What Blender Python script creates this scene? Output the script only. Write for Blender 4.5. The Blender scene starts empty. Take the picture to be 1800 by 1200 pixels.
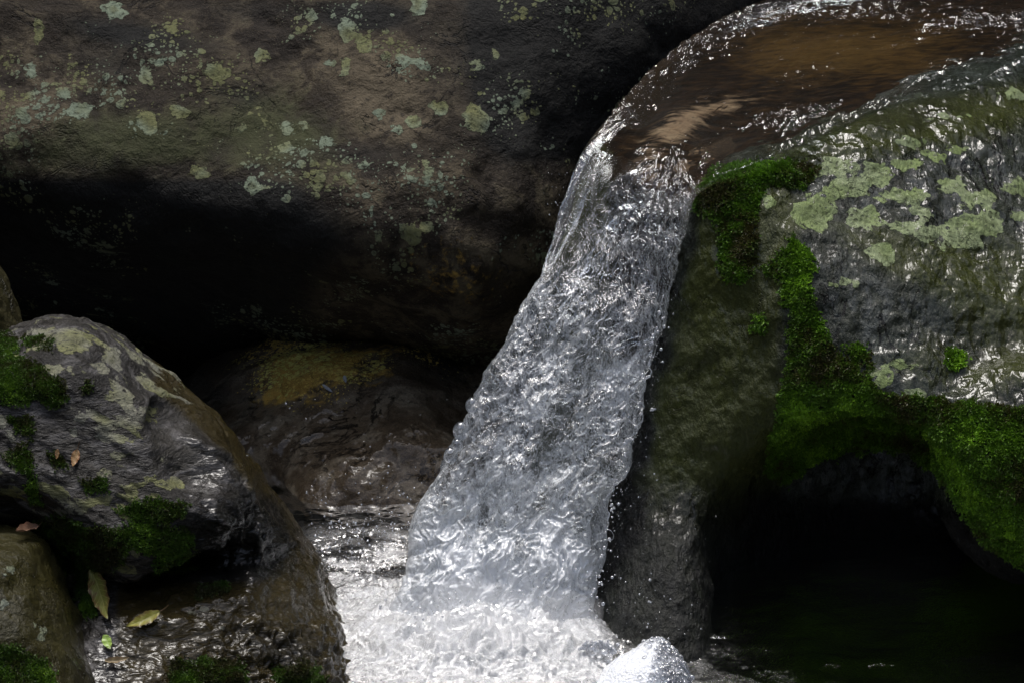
import bpy, math, random
import numpy as np
from mathutils import Vector

# ------------------------------------------------------------------ camera, world, sun, exposure
SC = bpy.context.scene
COL = SC.collection
PITCH = math.radians(20)
DIST = 6.0
cam_d = bpy.data.cameras.new('camera')
cam = bpy.data.objects.new('camera', cam_d)
COL.objects.link(cam)
cam.location = (0, -DIST * math.cos(PITCH), DIST * math.sin(PITCH))
cam.rotation_euler = (math.pi / 2 - PITCH, 0, 0)
cam_d.sensor_width = 36
cam_d.lens = 36 * DIST / 1.8
cam_d.clip_start = 0.1
cam_d.clip_end = 500
cam_d.dof.use_dof = True
cam_d.dof.focus_distance = 6.0
cam_d.dof.aperture_fstop = 20
SC.camera = cam

SUN_EL, SUN_AZ = math.radians(71), math.radians(-20)      # azimuth from +Y (behind the fall) toward +X
world = bpy.data.worlds.new('World')
SC.world = world
world.use_nodes = True
wn = world.node_tree
wn.nodes.clear()
w_out = wn.nodes.new('ShaderNodeOutputWorld')
w_bg = wn.nodes.new('ShaderNodeBackground')
w_hs = wn.nodes.new('ShaderNodeHueSaturation')
w_sky = wn.nodes.new('ShaderNodeTexSky')
w_sky.sky_type = 'NISHITA'
w_sky.sun_disc = False
w_sky.sun_elevation = SUN_EL
w_sky.sun_rotation = SUN_AZ
w_sky.dust_density = 4.0
w_sky.ozone_density = 1.0
w_hs.inputs['Saturation'].default_value = 0.75
w_bg.inputs['Strength'].default_value = 0.15
wn.links.new(w_sky.outputs[0], w_hs.inputs['Color'])
wn.links.new(w_hs.outputs[0], w_bg.inputs['Color'])
wn.links.new(w_bg.outputs[0], w_out.inputs['Surface'])

sun_d = bpy.data.lights.new('sun', 'SUN')
sun_d.energy = 1.5
sun_d.angle = math.radians(20)
sun_d.color = (1.0, 0.98, 0.95)
sun = bpy.data.objects.new('sun', sun_d)
COL.objects.link(sun)
_dir = Vector((math.sin(SUN_AZ) * math.cos(SUN_EL), math.cos(SUN_AZ) * math.cos(SUN_EL), math.sin(SUN_EL)))
sun.rotation_euler = _dir.to_track_quat('Z', 'Y').to_euler()

SC.view_settings.view_transform = 'Standard'
SC.view_settings.look = 'None'
SC.view_settings.gamma = 1
SC.view_settings.exposure = 0.62
SC.cycles.use_denoising = True
SC.cycles.max_bounces = 14
SC.cycles.transmission_bounces = 12
SC.cycles.glossy_bounces = 6
SC.cycles.diffuse_bounces = 3
SC.cycles.transparent_max_bounces = 16
SC.cycles.volume_bounces = 2
SC.cycles.sample_clamp_indirect = 6.0
SC.cycles.blur_glossy = 0.3

rng = np.random.default_rng(7)
random.seed(7)

# ------------------------------------------------------------------ view maths used to lay the place out
CAM = np.array([0, -DIST * math.cos(PITCH), DIST * math.sin(PITCH)])
FWD = np.array([0, math.cos(PITCH), -math.sin(PITCH)])
UP = np.array([0, math.sin(PITCH), math.cos(PITCH)])

def ray(px, py):
    return FWD * DIST + np.array([(px - 900) / 1000.0, 0, 0]) + UP * ((600 - py) / 1000.0)

def P(px, py, y):
    r = ray(px, py)
    return CAM + r * ((y - CAM[1]) / r[1])

def PZ(px, py, z):
    r = ray(px, py)
    return CAM + r * ((z - CAM[2]) / r[2])

def proj(p):
    d = p - CAM
    dep = d @ FWD
    return 900 + d[..., 0] / dep * DIST * 1000, 600 - (d @ UP) / dep * DIST * 1000, dep

# ------------------------------------------------------------------ noise
_pr = np.random.default_rng(11).permutation(256)
PERM = np.concatenate([_pr, _pr, _pr]).astype(np.int32)
_g = np.random.default_rng(5).normal(size=(256, 3))
GRAD = (_g / np.linalg.norm(_g, axis=1)[:, None]).astype(np.float32)

def noise(p):
    p = np.asarray(p, dtype=np.float32)
    i = np.floor(p).astype(np.int32)
    f = p - i
    i &= 255
    u = f * f * f * (f * (f * 6 - 15) + 10)
    out = 0
    for dx in (0, 1):
        wx = u[:, 0] if dx else 1 - u[:, 0]
        for dy in (0, 1):
            wy = u[:, 1] if dy else 1 - u[:, 1]
            for dz in (0, 1):
                wz = u[:, 2] if dz else 1 - u[:, 2]
                h = PERM[PERM[PERM[i[:, 0] + dx] + i[:, 1] + dy] + i[:, 2] + dz]
                g = GRAD[h]
                out = out + wx * wy * wz * (g[:, 0] * (f[:, 0] - dx) + g[:, 1] * (f[:, 1] - dy) + g[:, 2] * (f[:, 2] - dz))
    return out * 1.6

def fbm(p, octs=4, gain=0.5, lac=2.03):
    a, s, q = 1.0, 0.0, np.asarray(p, dtype=np.float32)
    for k in range(octs):
        s = s + a * noise(q + 17.3 * k)
        a *= gain
        q = q * lac
    return s

def ridged(p, octs=3, gain=0.5):
    a, s, q = 1.0, 0.0, np.asarray(p, dtype=np.float32)
    for k in range(octs):
        s = s + a * (1 - np.abs(noise(q + 9.1 * k)) * 2)
        a *= gain
        q = q * 2.1
    return s

def worley(p):
    p = np.asarray(p, dtype=np.float32)
    i = np.floor(p).astype(np.int32)
    f = p - i
    f1 = np.full(len(p), 9.0, dtype=np.float32)
    f2 = f1.copy()
    for dx in (-1, 0, 1):
        for dy in (-1, 0, 1):
            for dz in (-1, 0, 1):
                c = (i + np.array([dx, dy, dz])) & 255
                h = PERM[PERM[PERM[c[:, 0]] + c[:, 1]] + c[:, 2]]
                o = np.abs(GRAD[h])
                v = np.array([dx, dy, dz]) + o - f
                d = np.sqrt((v * v).sum(1))
                m = d < f1
                f2 = np.where(m, f1, np.minimum(f2, d))
                f1 = np.where(m, d, f1)
    return f1, f2

def sstep(a, b, x):
    t = np.clip((x - a) / (b - a), 0, 1)
    return t * t * (3 - 2 * t)

# ------------------------------------------------------------------ distance fields and meshing
def sd_poly(px, py, poly):
    poly = np.array(poly, float)
    d = np.full(np.shape(px), 1e18)
    s = np.ones(np.shape(px))
    n = len(poly)
    for k in range(n):
        ax, ay = poly[k]
        bx, by = poly[(k + 1) % n]
        ex, ey = bx - ax, by - ay
        wx, wy = px - ax, py - ay
        t = np.clip((wx * ex + wy * ey) / (ex * ex + ey * ey), 0, 1)
        d = np.minimum(d, (wx - ex * t) ** 2 + (wy - ey * t) ** 2)
        c1, c2, c3 = py >= ay, py < by, ex * wy > ey * wx
        s = np.where((c1 & c2 & c3) | (~c1 & ~c2 & ~c3), -s, s)
    return s * np.sqrt(d)

def smooth_poly(poly, n=3):
    p = np.array(poly, float)
    for _ in range(n):
        q = np.roll(p, -1, axis=0)
        p = np.stack([p * .75 + q * .25, p * .25 + q * .75], 1).reshape(-1, 2)
    return p

def ell(p, c, r, ax=None):
    q = p - np.asarray(c)
    if ax is not None:
        q = q @ ax
    r = np.asarray(r, float)
    k0 = np.sqrt(((q / r) ** 2).sum(-1))
    k1 = np.sqrt(((q / (r * r)) ** 2).sum(-1)) + 1e-9
    return k0 * (k0 - 1) / k1

def rotm(deg, axis):
    a = math.radians(deg)
    c, s = math.cos(a), math.sin(a)
    return {'x': np.array([[1, 0, 0], [0, c, -s], [0, s, c]]), 'y': np.array([[c, 0, s], [0, 1, 0], [-s, 0, c]]),
            'z': np.array([[c, -s, 0], [s, c, 0], [0, 0, 1]])}[axis]

def smin(a, b, k):
    h = np.clip(.5 + .5 * (b - a) / k, 0, 1)
    return b * (1 - h) + a * h - k * h * (1 - h)

def smax(a, b, k):
    return -smin(-a, -b, k)

def plane3(p, a, b, c, out):
    """signed distance to the plane through three points, positive on the side `out` points to"""
    n = np.cross(b - a, c - a)
    n = n / np.linalg.norm(n)
    if n @ np.asarray(out) < 0:
        n = -n
    return (p - a) @ n

def plane(p, a, n):
    n = np.asarray(n, float)
    n = n / np.linalg.norm(n)
    return (p - a) @ n

def pillow(p, poly, c, n, rx, rz):
    """a rounded stone with the given outline, its front face through c with normal n, half thickness rz"""
    px, py, dep = proj(p)
    d2 = sd_poly(px, py, poly) / 1000.0 * dep / DIST
    n = np.asarray(n, float)
    n = n / np.linalg.norm(n)
    dn = (p - c) @ n + rz
    return (np.sqrt((np.maximum(d2 + rx, 0) / rx) ** 2 + (dn / rz) ** 2) - 1) * min(rx, rz)

def surf_net(f, lo, hi, h):
    xs = [np.arange(lo[k], hi[k] + h, h) for k in range(3)]
    X = np.stack(np.meshgrid(*xs, indexing='ij'), -1)
    F = f(X.reshape(-1, 3)).reshape(X.shape[:3])
    F[0], F[-1], F[:, 0], F[:, -1], F[:, :, 0], F[:, :, -1] = [np.maximum(v, h * .5) for v in (F[0], F[-1], F[:, 0], F[:, -1], F[:, :, 0], F[:, :, -1])]
    S = F < 0
    cnt = sum(S[dx:S.shape[0] - 1 + dx, dy:S.shape[1] - 1 + dy, dz:S.shape[2] - 1 + dz].astype(np.int8)
              for dx in (0, 1) for dy in (0, 1) for dz in (0, 1))
    act = np.argwhere((cnt > 0) & (cnt < 8))
    idx = -np.ones(cnt.shape, dtype=np.int64)
    idx[tuple(act.T)] = np.arange(len(act))
    acc = np.zeros((len(act), 3))
    num = np.zeros(len(act))
    cr = [(a, b, c) for a in (0, 1) for b in (0, 1) for c in (0, 1)]
    for a in cr:
        for k in range(3):
            if a[k] == 1:
                continue
            b = list(a)
            b[k] = 1
            fa = F[tuple((act + a).T)]
            fb = F[tuple((act + b).T)]
            m = (fa < 0) != (fb < 0)
            t = np.where(m, fa / np.where(fa == fb, 1, fa - fb), 0)
            pos = np.array(a, float)[None] + t[:, None] * (np.array(b) - np.array(a))[None]
            acc += pos * m[:, None]
            num += m
    V = (act + acc / num[:, None]) * h + np.array(lo)
    Q = []
    for k in range(3):
        sl0 = [slice(None)] * 3
        sl1 = [slice(None)] * 3
        sl0[k] = slice(0, -1)
        sl1[k] = slice(1, None)
        ch = S[tuple(sl0)] != S[tuple(sl1)]
        e = np.argwhere(ch)
        u, v = (k + 1) % 3, (k + 2) % 3
        e = e[(e[:, u] > 0) & (e[:, v] > 0) & (e[:, u] < F.shape[u] - 1) & (e[:, v] < F.shape[v] - 1)]
        def cell(du, dv):
            c = e.copy()
            c[:, u] -= du
            c[:, v] -= dv
            return idx[tuple(c.T)]
        q = np.stack([cell(1, 1), cell(0, 1), cell(0, 0), cell(1, 0)], 1)
        fl = S[tuple(e.T)]
        q[~fl] = q[~fl][:, ::-1]
        Q.append(q)
    return V, np.concatenate(Q)

def mesh_np(name, V, F, smooth=True):
    """F: (n,3) or (n,4) array"""
    me = bpy.data.meshes.new(name)
    F = np.asarray(F)
    k = F.shape[1]
    me.vertices.add(len(V))
    me.vertices.foreach_set('co', np.asarray(V, dtype=np.float32).ravel())
    me.loops.add(F.size)
    me.loops.foreach_set('vertex_index', F.astype(np.int32).ravel())
    me.polygons.add(len(F))
    me.polygons.foreach_set('loop_start', np.arange(0, F.size, k, dtype=np.int32))
    me.polygons.foreach_set('use_smooth', np.full(len(F), smooth))
    me.update()
    me.validate()
    return me

def get_v(me):
    v = np.empty(len(me.vertices) * 3, dtype=np.float32)
    me.vertices.foreach_get('co', v)
    n = np.empty_like(v)
    me.vertices.foreach_get('normal', n)
    return v.reshape(-1, 3).astype(float), n.reshape(-1, 3).astype(float)

def set_v(me, v):
    me.vertices.foreach_set('co', v.astype(np.float32).ravel())
    me.update()

def attr(me, name, val):
    a = me.attributes.get(name) or me.attributes.new(name, 'FLOAT', 'POINT')
    a.data.foreach_set('value', np.asarray(val, dtype=np.float32).ravel())

def subdivide(me, levels):
    o = bpy.data.objects.new('tmp', me)
    COL.objects.link(o)
    m = o.modifiers.new('s', 'SUBSURF')
    m.levels = m.render_levels = levels
    dg = bpy.context.evaluated_depsgraph_get()
    dg.update()
    out = bpy.data.meshes.new_from_object(o.evaluated_get(dg))
    bpy.data.objects.remove(o)
    out.polygons.foreach_set('use_smooth', np.full(len(out.polygons), True))
    return out

def rock_mesh(name, f, lo, hi, h, levels, disp):
    V, Q = surf_net(f, lo, hi, h)
    me = subdivide(mesh_np(name, V, Q), levels)
    me.name = name
    v, n = get_v(me)
    set_v(me, v + n * disp(v, n)[:, None])
    return me

def obj(name, me, mat, parent=None, base=None):
    me.name = name
    o = bpy.data.objects.new(name, me)
    COL.objects.link(o)
    if mat:
        me.materials.append(mat)
    if parent:
        o.parent = parent
        o.matrix_parent_inverse = parent.matrix_world.inverted()
    return o

def tag(o, label=None, cat=None, group=None, kind=None):
    for k, v in (('label', label), ('category', cat), ('group', group), ('kind', kind)):
        if v:
            o[k] = v
    return o

# ------------------------------------------------------------------ materials
class NT:
    def __init__(self, name):
        self.m = bpy.data.materials.new(name)
        self.m.use_nodes = True
        self.t = self.m.node_tree
        self.t.nodes.clear()
        self.out = self.t.nodes.new('ShaderNodeOutputMaterial')

    def put(self, sock, v):
        if v is None:
            return
        if isinstance(v, bpy.types.NodeSocket):
            self.t.links.new(v, sock)
        elif isinstance(v, (tuple, list)) and len(v) == 3 and sock.type == 'RGBA':
            sock.default_value = (*v, 1)
        else:
            sock.default_value = v

    def n(self, kind, _o=0, _p=None, **ins):
        nd = self.t.nodes.new('ShaderNode' + kind)
        for k, v in (_p or {}).items():
            setattr(nd, k, v)
        for k, v in ins.items():
            key = int(k[1:]) if k[0] == 'i' and k[1:].isdigit() else k.replace('_', ' ')
            self.put(nd.inputs[key], v)
        return nd.outputs[_o]

    def math(self, op, a, b=0.0, c=None, clamp=False):
        nd = self.t.nodes.new('ShaderNodeMath')
        nd.operation = op
        nd.use_clamp = clamp
        self.put(nd.inputs[0], a)
        self.put(nd.inputs[1], b)
        if c is not None:
            self.put(nd.inputs[2], c)
        return nd.outputs[0]

    def mix(self, f, a, b, mode='MIX'):
        nd = self.t.nodes.new('ShaderNodeMix')
        nd.data_type = 'RGBA'
        nd.blend_type = mode
        self.put(nd.inputs[0], f)
        self.put(nd.inputs[6], a)
        self.put(nd.inputs[7], b)
        return nd.outputs[2]

    def fmix(self, f, a, b):
        nd = self.t.nodes.new('ShaderNodeMix')
        nd.data_type = 'FLOAT'
        self.put(nd.inputs[0], f)
        self.put(nd.inputs[2], a)
        self.put(nd.inputs[3], b)
        return nd.outputs[0]

    def step(self, x, a, b, lo=0.0, hi=1.0):
        nd = self.t.nodes.new('ShaderNodeMapRange')
        nd.interpolation_type = 'SMOOTHSTEP'
        self.put(nd.inputs[0], x)
        for k, v in zip((1, 2, 3, 4), (a, b, lo, hi)):
            self.put(nd.inputs[k], v)
        return nd.outputs[0]

    def coord(self, scale=(1, 1, 1), rot=(0, 0, 0)):
        p = self.n('TexCoord', 3)
        return self.n('Mapping', Vector=p, Scale=scale, Rotation=rot)

    def noise(self, co, scale, detail=4.0, rough=0.55, dist=0.0):
        return self.n('TexNoise', 0, Vector=co, Scale=scale, Detail=detail, Roughness=rough, Distortion=dist)

    def attr(self, name):
        return self.n('Attribute', 2, _p={'attribute_name': name})

    def bump(self, h, strength, dist, normal=None):
        return self.n('Bump', Height=h, Strength=strength, Distance=dist, Normal=normal)

def rock_material(name, dark, mid, light, lichen_a, lichen_b, rough=(0.25, 0.6), stretch=(1, 1, 1), rot=(0, 0, 0),
                  spots=0.0, spot_scale=30.0, streak=0.0, moss_film=(0.03, 0.035, 0.012), bump=1.0, spec=0.5):
    g = NT(name)
    co = g.coord()
    cs = g.coord(stretch, rot)
    n1 = g.noise(co, 4.0, 5, 0.6)
    n2 = g.noise(cs, 16.0, 6, 0.65, 0.4)
    n3 = g.noise(cs, 70.0, 5, 0.6)
    n4 = g.noise(co, 260.0, 3, 0.6)
    c = g.mix(g.step(n1, 0.35, 0.65), dark, mid)
    c = g.mix(g.step(n2, 0.45, 0.66), c, light)
    c = g.mix(g.step(g.math('ADD', g.attr('pale'), g.math('MULTIPLY', g.math('SUBTRACT', n2, .5), .9)), .25, 1.0, 0, .9), c, tuple(v * 1.15 for v in light))
    c = g.mix(g.step(n3, 0.52, 0.66, 0, 0.75), c, dark)
    c = g.mix(g.step(n4, 0.55, 0.72, 0, 0.5), c, (0.01, 0.009, 0.008))
    cr = g.noise(cs, 5.0, 6, .62, .6)
    crack = g.math('MULTIPLY', g.step(g.math('ABSOLUTE', g.math('SUBTRACT', cr, .5)), .012, .002), g.step(n1, .45, .6))
    c = g.mix(g.math('MULTIPLY', crack, .85), c, (0.006, 0.005, 0.005))
    c = g.mix(g.step(g.noise(co, 420.0, 2, 0.5), .60, .70, 0, .35), c, tuple(min(1, v * 1.6) for v in light))
    # film of algae or biofilm
    film = g.attr('film')
    fm = g.step(g.math('ADD', film, g.math('MULTIPLY', g.math('SUBTRACT', n2, 0.5), 1.1)), 0.25, 0.7)
    c = g.mix(fm, c, g.mix(n3, moss_film, tuple(v * .45 for v in moss_film)))
    bl = g.attr('black')  # dark stain, and shade painted into undercuts, hollows and recesses
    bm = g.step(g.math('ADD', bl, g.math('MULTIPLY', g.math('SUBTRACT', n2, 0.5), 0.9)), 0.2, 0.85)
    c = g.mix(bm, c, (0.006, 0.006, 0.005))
    # tan or ochre patches
    oc = g.attr('ochre')
    om = g.step(g.math('ADD', oc, g.math('MULTIPLY', g.math('SUBTRACT', n3, 0.5), 1.3)), 0.3, 0.75)
    c = g.mix(om, c, g.mix(n2, (0.34, 0.18, 0.036), (0.54, 0.38, 0.085)))
    # lichen: hand placed crusts plus small scattered thalli
    la = g.attr('lichen')
    edge = g.math('ADD', g.math('MULTIPLY', g.math('SUBTRACT', g.noise(co, 55, 5, 0.7), 0.5), 1.3),
                  g.math('MULTIPLY', g.math('SUBTRACT', g.noise(co, 170, 3, 0.6), 0.5), 0.7))
    lm = g.step(g.math('ADD', la, edge), 0.0, 0.10)
    if spots > 0:
        warp = g.n('VectorMath', 0, _p={'operation': 'MULTIPLY_ADD'}, i0=g.n('TexNoise', 1, Vector=co, Scale=60.0, Detail=3.0), i1=(0.012, 0.012, 0.012), i2=co)
        dens = g.math('MULTIPLY', g.step(g.noise(co, 5.5, 3, 0.6), 0.42, 0.66), g.math('SUBTRACT', 1.0, g.attr('bare')))
        for sc_, thr in ((spot_scale, 0.36), (spot_scale * 2.1, 0.45), (spot_scale * 4.4, 0.5)):
            vo = g.t.nodes.new('ShaderNodeTexVoronoi')
            g.put(vo.inputs['Vector'], warp)
            vo.inputs['Scale'].default_value = sc_
            rnd = g.n('SeparateColor', 0, Color=vo.outputs['Color'])
            r = g.math('MULTIPLY', g.math('POWER', rnd, 1.6), g.math('MULTIPLY', dens, thr * spots))
            m = g.step(g.math('SUBTRACT', g.math('ADD', r, g.math('MULTIPLY', edge, 0.09)), vo.outputs['Distance']), 0.0, 0.06, 0, 0.85)
            lm = g.math('MAXIMUM', lm, g.math('MULTIPLY', m, g.step(rnd, 0.1, 0.5)))
    ln = g.noise(co, 110, 4, 0.65)
    lc = g.mix(g.step(g.noise(co, 9, 2), 0.4, 0.62), lichen_a, lichen_b)
    lc = g.mix(g.step(ln, 0.45, 0.75, 0, 0.7), lc, tuple(v * .35 for v in lichen_a))
    lc = g.mix(g.step(g.math('ADD', la, g.math('MULTIPLY', edge, .8)), .5, 1.3, 0, .55), lc, tuple(v * .5 for v in lichen_b))
    lm2 = g.math('MULTIPLY', lm, g.step(ln, 0.72, 0.54))
    c = g.mix(lm2, c, lc)
    # under the moss cushions the stone is black-green peat
    mo = g.attr('moss')
    mm = g.step(g.math('ADD', mo, g.math('MULTIPLY', edge, 0.35)), 0.0, 0.25)
    c = g.mix(mm, c, (0.010, 0.018, 0.004))
    wet = g.attr('wet')
    wn_ = g.step(g.math('ADD', wet, g.math('MULTIPLY', g.math('SUBTRACT', n2, 0.5), 1.2)), 0.15, 0.75)
    rg = g.fmix(wn_, rough[1], rough[0])
    rg = g.math('ADD', rg, g.math('MULTIPLY', g.math('MAXIMUM', lm2, mm), 0.25), clamp=True)
    h = g.math('SUBTRACT', g.math('ADD', g.math('MULTIPLY', n3, 0.6), g.math('MULTIPLY', n2, 1.0)), g.math('MULTIPLY', crack, .5))
    h = g.math('ADD', h, g.math('MULTIPLY', n4, 0.22))
    h = g.math('ADD', h, g.math('MULTIPLY', g.math('MULTIPLY', lm2, g.math('ADD', ln, .3)), 0.22))
    b = g.bump(h, min(1.0, bump), 0.010 * max(1.0, bump))
    bs = g.n('BsdfPrincipled', Base_Color=c, Roughness=rg, Normal=b, Specular_IOR_Level=g.fmix(wn_, spec * .6, spec * .15))
    # thin water film on wet stone
    bs.node.inputs['Coat Weight'].default_value = 0
    g.put(bs.node.inputs['Coat Weight'], g.math('MULTIPLY', wn_, g.fmix(g.math('MAXIMUM', lm2, mm), .75, 0.15)))
    bs.node.inputs['Coat Roughness'].default_value = 0.10
    bs.node.inputs['Coat IOR'].default_value = 1.4
    b2 = g.bump(g.math('ADD', g.noise(cs, 38.0, 2.0, 0.5, 0.8), g.math('MULTIPLY', n3, 0.12)), 0.55, 0.0065)
    g.put(bs.node.inputs['Coat Normal'], b2)
    g.put(g.out.inputs[0], bs)
    return g.m

def water_material(name, tint=(0.93, 0.96, 0.97), bump=0.5, foam_col=(0.90, 0.935, 0.97), scale=1.0, ior=1.33):
    """clear water skin with mirror glints, broken by painted white glint lines and curds of entrained air"""
    g = NT(name)
    co = g.coord()
    fo, th, gls, calm = g.attr('foam'), g.attr('thread'), g.attr('gloss'), g.attr('calm')
    n1 = g.noise(co, 60 * scale, 5, 0.6, 0.5)
    n2 = g.noise(co, 75 * scale, 1.5, 0.5, 2.2)
    n3 = g.noise(co, 190 * scale, 1.5, 0.5, 1.6)
    b = g.bump(g.math('ADD', n2, g.math('MULTIPLY', n3, .45)), g.math('MULTIPLY', bump, calm), 0.006)
    tr = g.n('BsdfTransparent', Color=tint)
    gs = g.n('BsdfGlossy', Color=(1, 1, 1), Roughness=0.02, Normal=b)
    fr = g.math('ADD', g.n('Fresnel', IOR=ior, Normal=b), gls, clamp=True)
    clear = g.n('MixShader', i0=fr, i1=tr, i2=gs)
    cz = g.coord((1, 1, .36), (0, math.radians(18), 0))
    t1 = g.noise(cz, 58, 2.5, .6, 3.2)
    t2 = g.noise(cz, 135, 2.5, .6, 2.6)
    t3 = g.noise(g.coord((1, 1, .2), (0, math.radians(18), 0)), 40, 3, .6, 1.2)
    t4 = g.noise(cz, 30, 6, .68, 2.2)
    patchy = g.step(g.noise(cz, 22, 3, .6, 1.0), .36, .62)
    def thin(t, c, w):
        return g.step(g.math('ABSOLUTE', g.math('SUBTRACT', t, c)), w, .0)
    line = g.math('ADD', thin(t1, .5, .036), g.math('MULTIPLY', thin(t2, .5, .040), g.fmix(patchy, .35, 1.0)))  # white lines paint in glints and caustics as well as air threads
    line = g.math('ADD', line, g.math('MULTIPLY', thin(t3, .46, .014), .6))
    line = g.math('ADD', line, g.math('MULTIPLY', thin(t1, .62, .016), .7))
    body = g.math('ADD', g.step(t4, .46, .66, .0, .42), g.math('MULTIPLY', g.step(t2, .48, .70), .22))
    body = g.math('MULTIPLY', body, g.fmix(patchy, .55, 1.15))
    pat = g.math('ADD', body, g.math('MULTIPLY', line, 1.0))
    # dark clear slits keep opening even where the water is nearly white
    gap = g.math('MAXIMUM', g.math('MULTIPLY', g.step(t3, .53, .62), g.step(t1, .40, .55)), g.math('MULTIPLY', g.step(t4, .47, .38), .8))
    f = g.math('ADD', g.math('MULTIPLY', th, pat), fo)
    f = g.math('SUBTRACT', f, g.math('MULTIPLY', gap, g.math('MULTIPLY', th, .85)), clamp=True)
    f = g.math('ADD', f, g.math('MULTIPLY', g.math('SUBTRACT', n1, .5), g.math('MULTIPLY', 1.6, g.math('MULTIPLY', fo, g.math('SUBTRACT', 1.1, fo)))), clamp=True)
    fb = g.bump(g.math('ADD', n1, n2), 0.35, 0.005)
    df = g.n('BsdfDiffuse', Color=foam_col, Normal=fb)
    tl = g.n('BsdfTranslucent', Color=foam_col, Normal=fb)
    white = g.n('MixShader', i0=0.45, i1=df, i2=tl)
    white = g.n('MixShader', i0=.16, i1=white, i2=g.n('BsdfGlossy', Color=(1, 1, 1), Roughness=0.38, Normal=b))
    white = g.n('MixShader', i0=g.math('ADD', g.math('MULTIPLY', fr, .5), .01), i1=white, i2=gs)
    g.put(g.out.inputs[0], g.n('MixShader', i0=f, i1=clear, i2=white))
    return g.m

def moss_material(name, a, b, c):
    g = NT(name)
    rnd = g.attr('shade')
    co = g.coord()
    col = g.mix(g.step(rnd, 0.0, 0.6), a, b)
    col = g.mix(g.step(rnd, 0.65, 1.0), col, c)
    bs = g.n('BsdfPrincipled', Base_Color=col, Roughness=0.45, Specular_IOR_Level=0.35)
    tr = g.n('BsdfTranslucent', Color=col)
    g.put(g.out.inputs[0], g.n('MixShader', i0=0.25, i1=bs, i2=tr))
    return g.m

# ------------------------------------------------------------------ added gorge walls and ground
def build_gorge():
    g = NT('gorge rock')
    co = g.coord()
    n1 = g.noise(co, 0.9, 6, 0.6)
    n2 = g.noise(co, 6.0, 6, 0.6)
    c = g.mix(g.step(n1, .35, .65), (0.012, 0.011, 0.009), (0.03, 0.03, 0.02))
    c = g.mix(g.step(n2, .5, .7), c, (0.015, 0.03, 0.008))
    g.put(g.out.inputs[0], g.n('BsdfPrincipled', Base_Color=c, Roughness=0.7, Normal=g.bump(n2, 1.0, 0.1)))
    na, nz = 220, 90
    a = np.linspace(0, 2 * math.pi, na, endpoint=False)
    z = np.linspace(0, 1, nz)
    A, Z = np.meshgrid(a, z, indexing='ij')
    top = 10.5 + 4.0 * np.cos(A - 1.6)  # rim height shaped to limit the open sky
    R = 7.6 + 0.5 * np.sin(2 * A) + Z * 0.6
    X = np.stack([R * np.cos(A), -0.6 + R * np.sin(A), -0.9 + Z * top], -1).reshape(-1, 3)
    d = fbm(X * .6, 5) * 0.9
    X[:, 0] += np.cos(A).ravel() * d
    X[:, 1] += np.sin(A).ravel() * d
    i = np.arange(na * nz).reshape(na, nz)
    j = np.roll(i, -1, axis=0)
    q = np.stack([i[:, :-1], i[:, 1:], j[:, 1:], j[:, :-1]], -1).reshape(-1, 4)
    tag(obj('added_gorge_walls', mesh_np('gorge', X, q), g.m), kind='structure')  # unseen wall ring, added to cut off side light and darken reflections
    n = 60
    s = np.linspace(-1, 1, n)
    s = np.sign(s) * np.abs(s) ** 2 * 60
    GX, GY = np.meshgrid(s, s, indexing='ij')
    V = np.stack([GX, GY, np.full_like(GX, -0.85)], -1).reshape(-1, 3)
    V[:, 2] += fbm(V * .4, 3) * .08
    i = np.arange(n * n).reshape(n, n)
    q = np.stack([i[:-1, :-1], i[1:, :-1], i[1:, 1:], i[:-1, 1:]], -1).reshape(-1, 4)
    tag(obj('ground', mesh_np('ground', V, q), g.m), kind='structure')

build_gorge()

# ------------------------------------------------------------------ helpers for marks on stone
def disc_field(px, py, discs, k=.92):
    f = np.full(px.shape, -3.0)
    for x, y, rx, ry in discs:
        f = np.maximum(f, (1 - np.sqrt(((px - x) / rx / k) ** 2 + ((py - y) / ry / k) ** 2)) * min(rx, ry) / 14.0)
    return f

def ragged(v):
    return .55 * fbm(v * 26, 3) + .35 * fbm(v * 70 + 9, 2)

def poly_field(px, py, polys, soft=14.0):
    f = np.full(px.shape, -3.0)
    for q in polys:
        f = np.maximum(f, -sd_poly(px, py, q) / soft)
    return np.clip(f, -3, 3)

def blob(px, py, x, y, rx, ry, rot=0):
    a = math.radians(rot)
    dx, dy = px - x, py - y
    u, v = dx * math.cos(a) + dy * math.sin(a), -dx * math.sin(a) + dy * math.cos(a)
    return np.exp(-((u / rx) ** 2 + (v / ry) ** 2))

def facing(v, n):
    d = CAM - v
    d /= np.linalg.norm(d, axis=1)[:, None]
    return (n * d).sum(1) > -0.1

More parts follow.
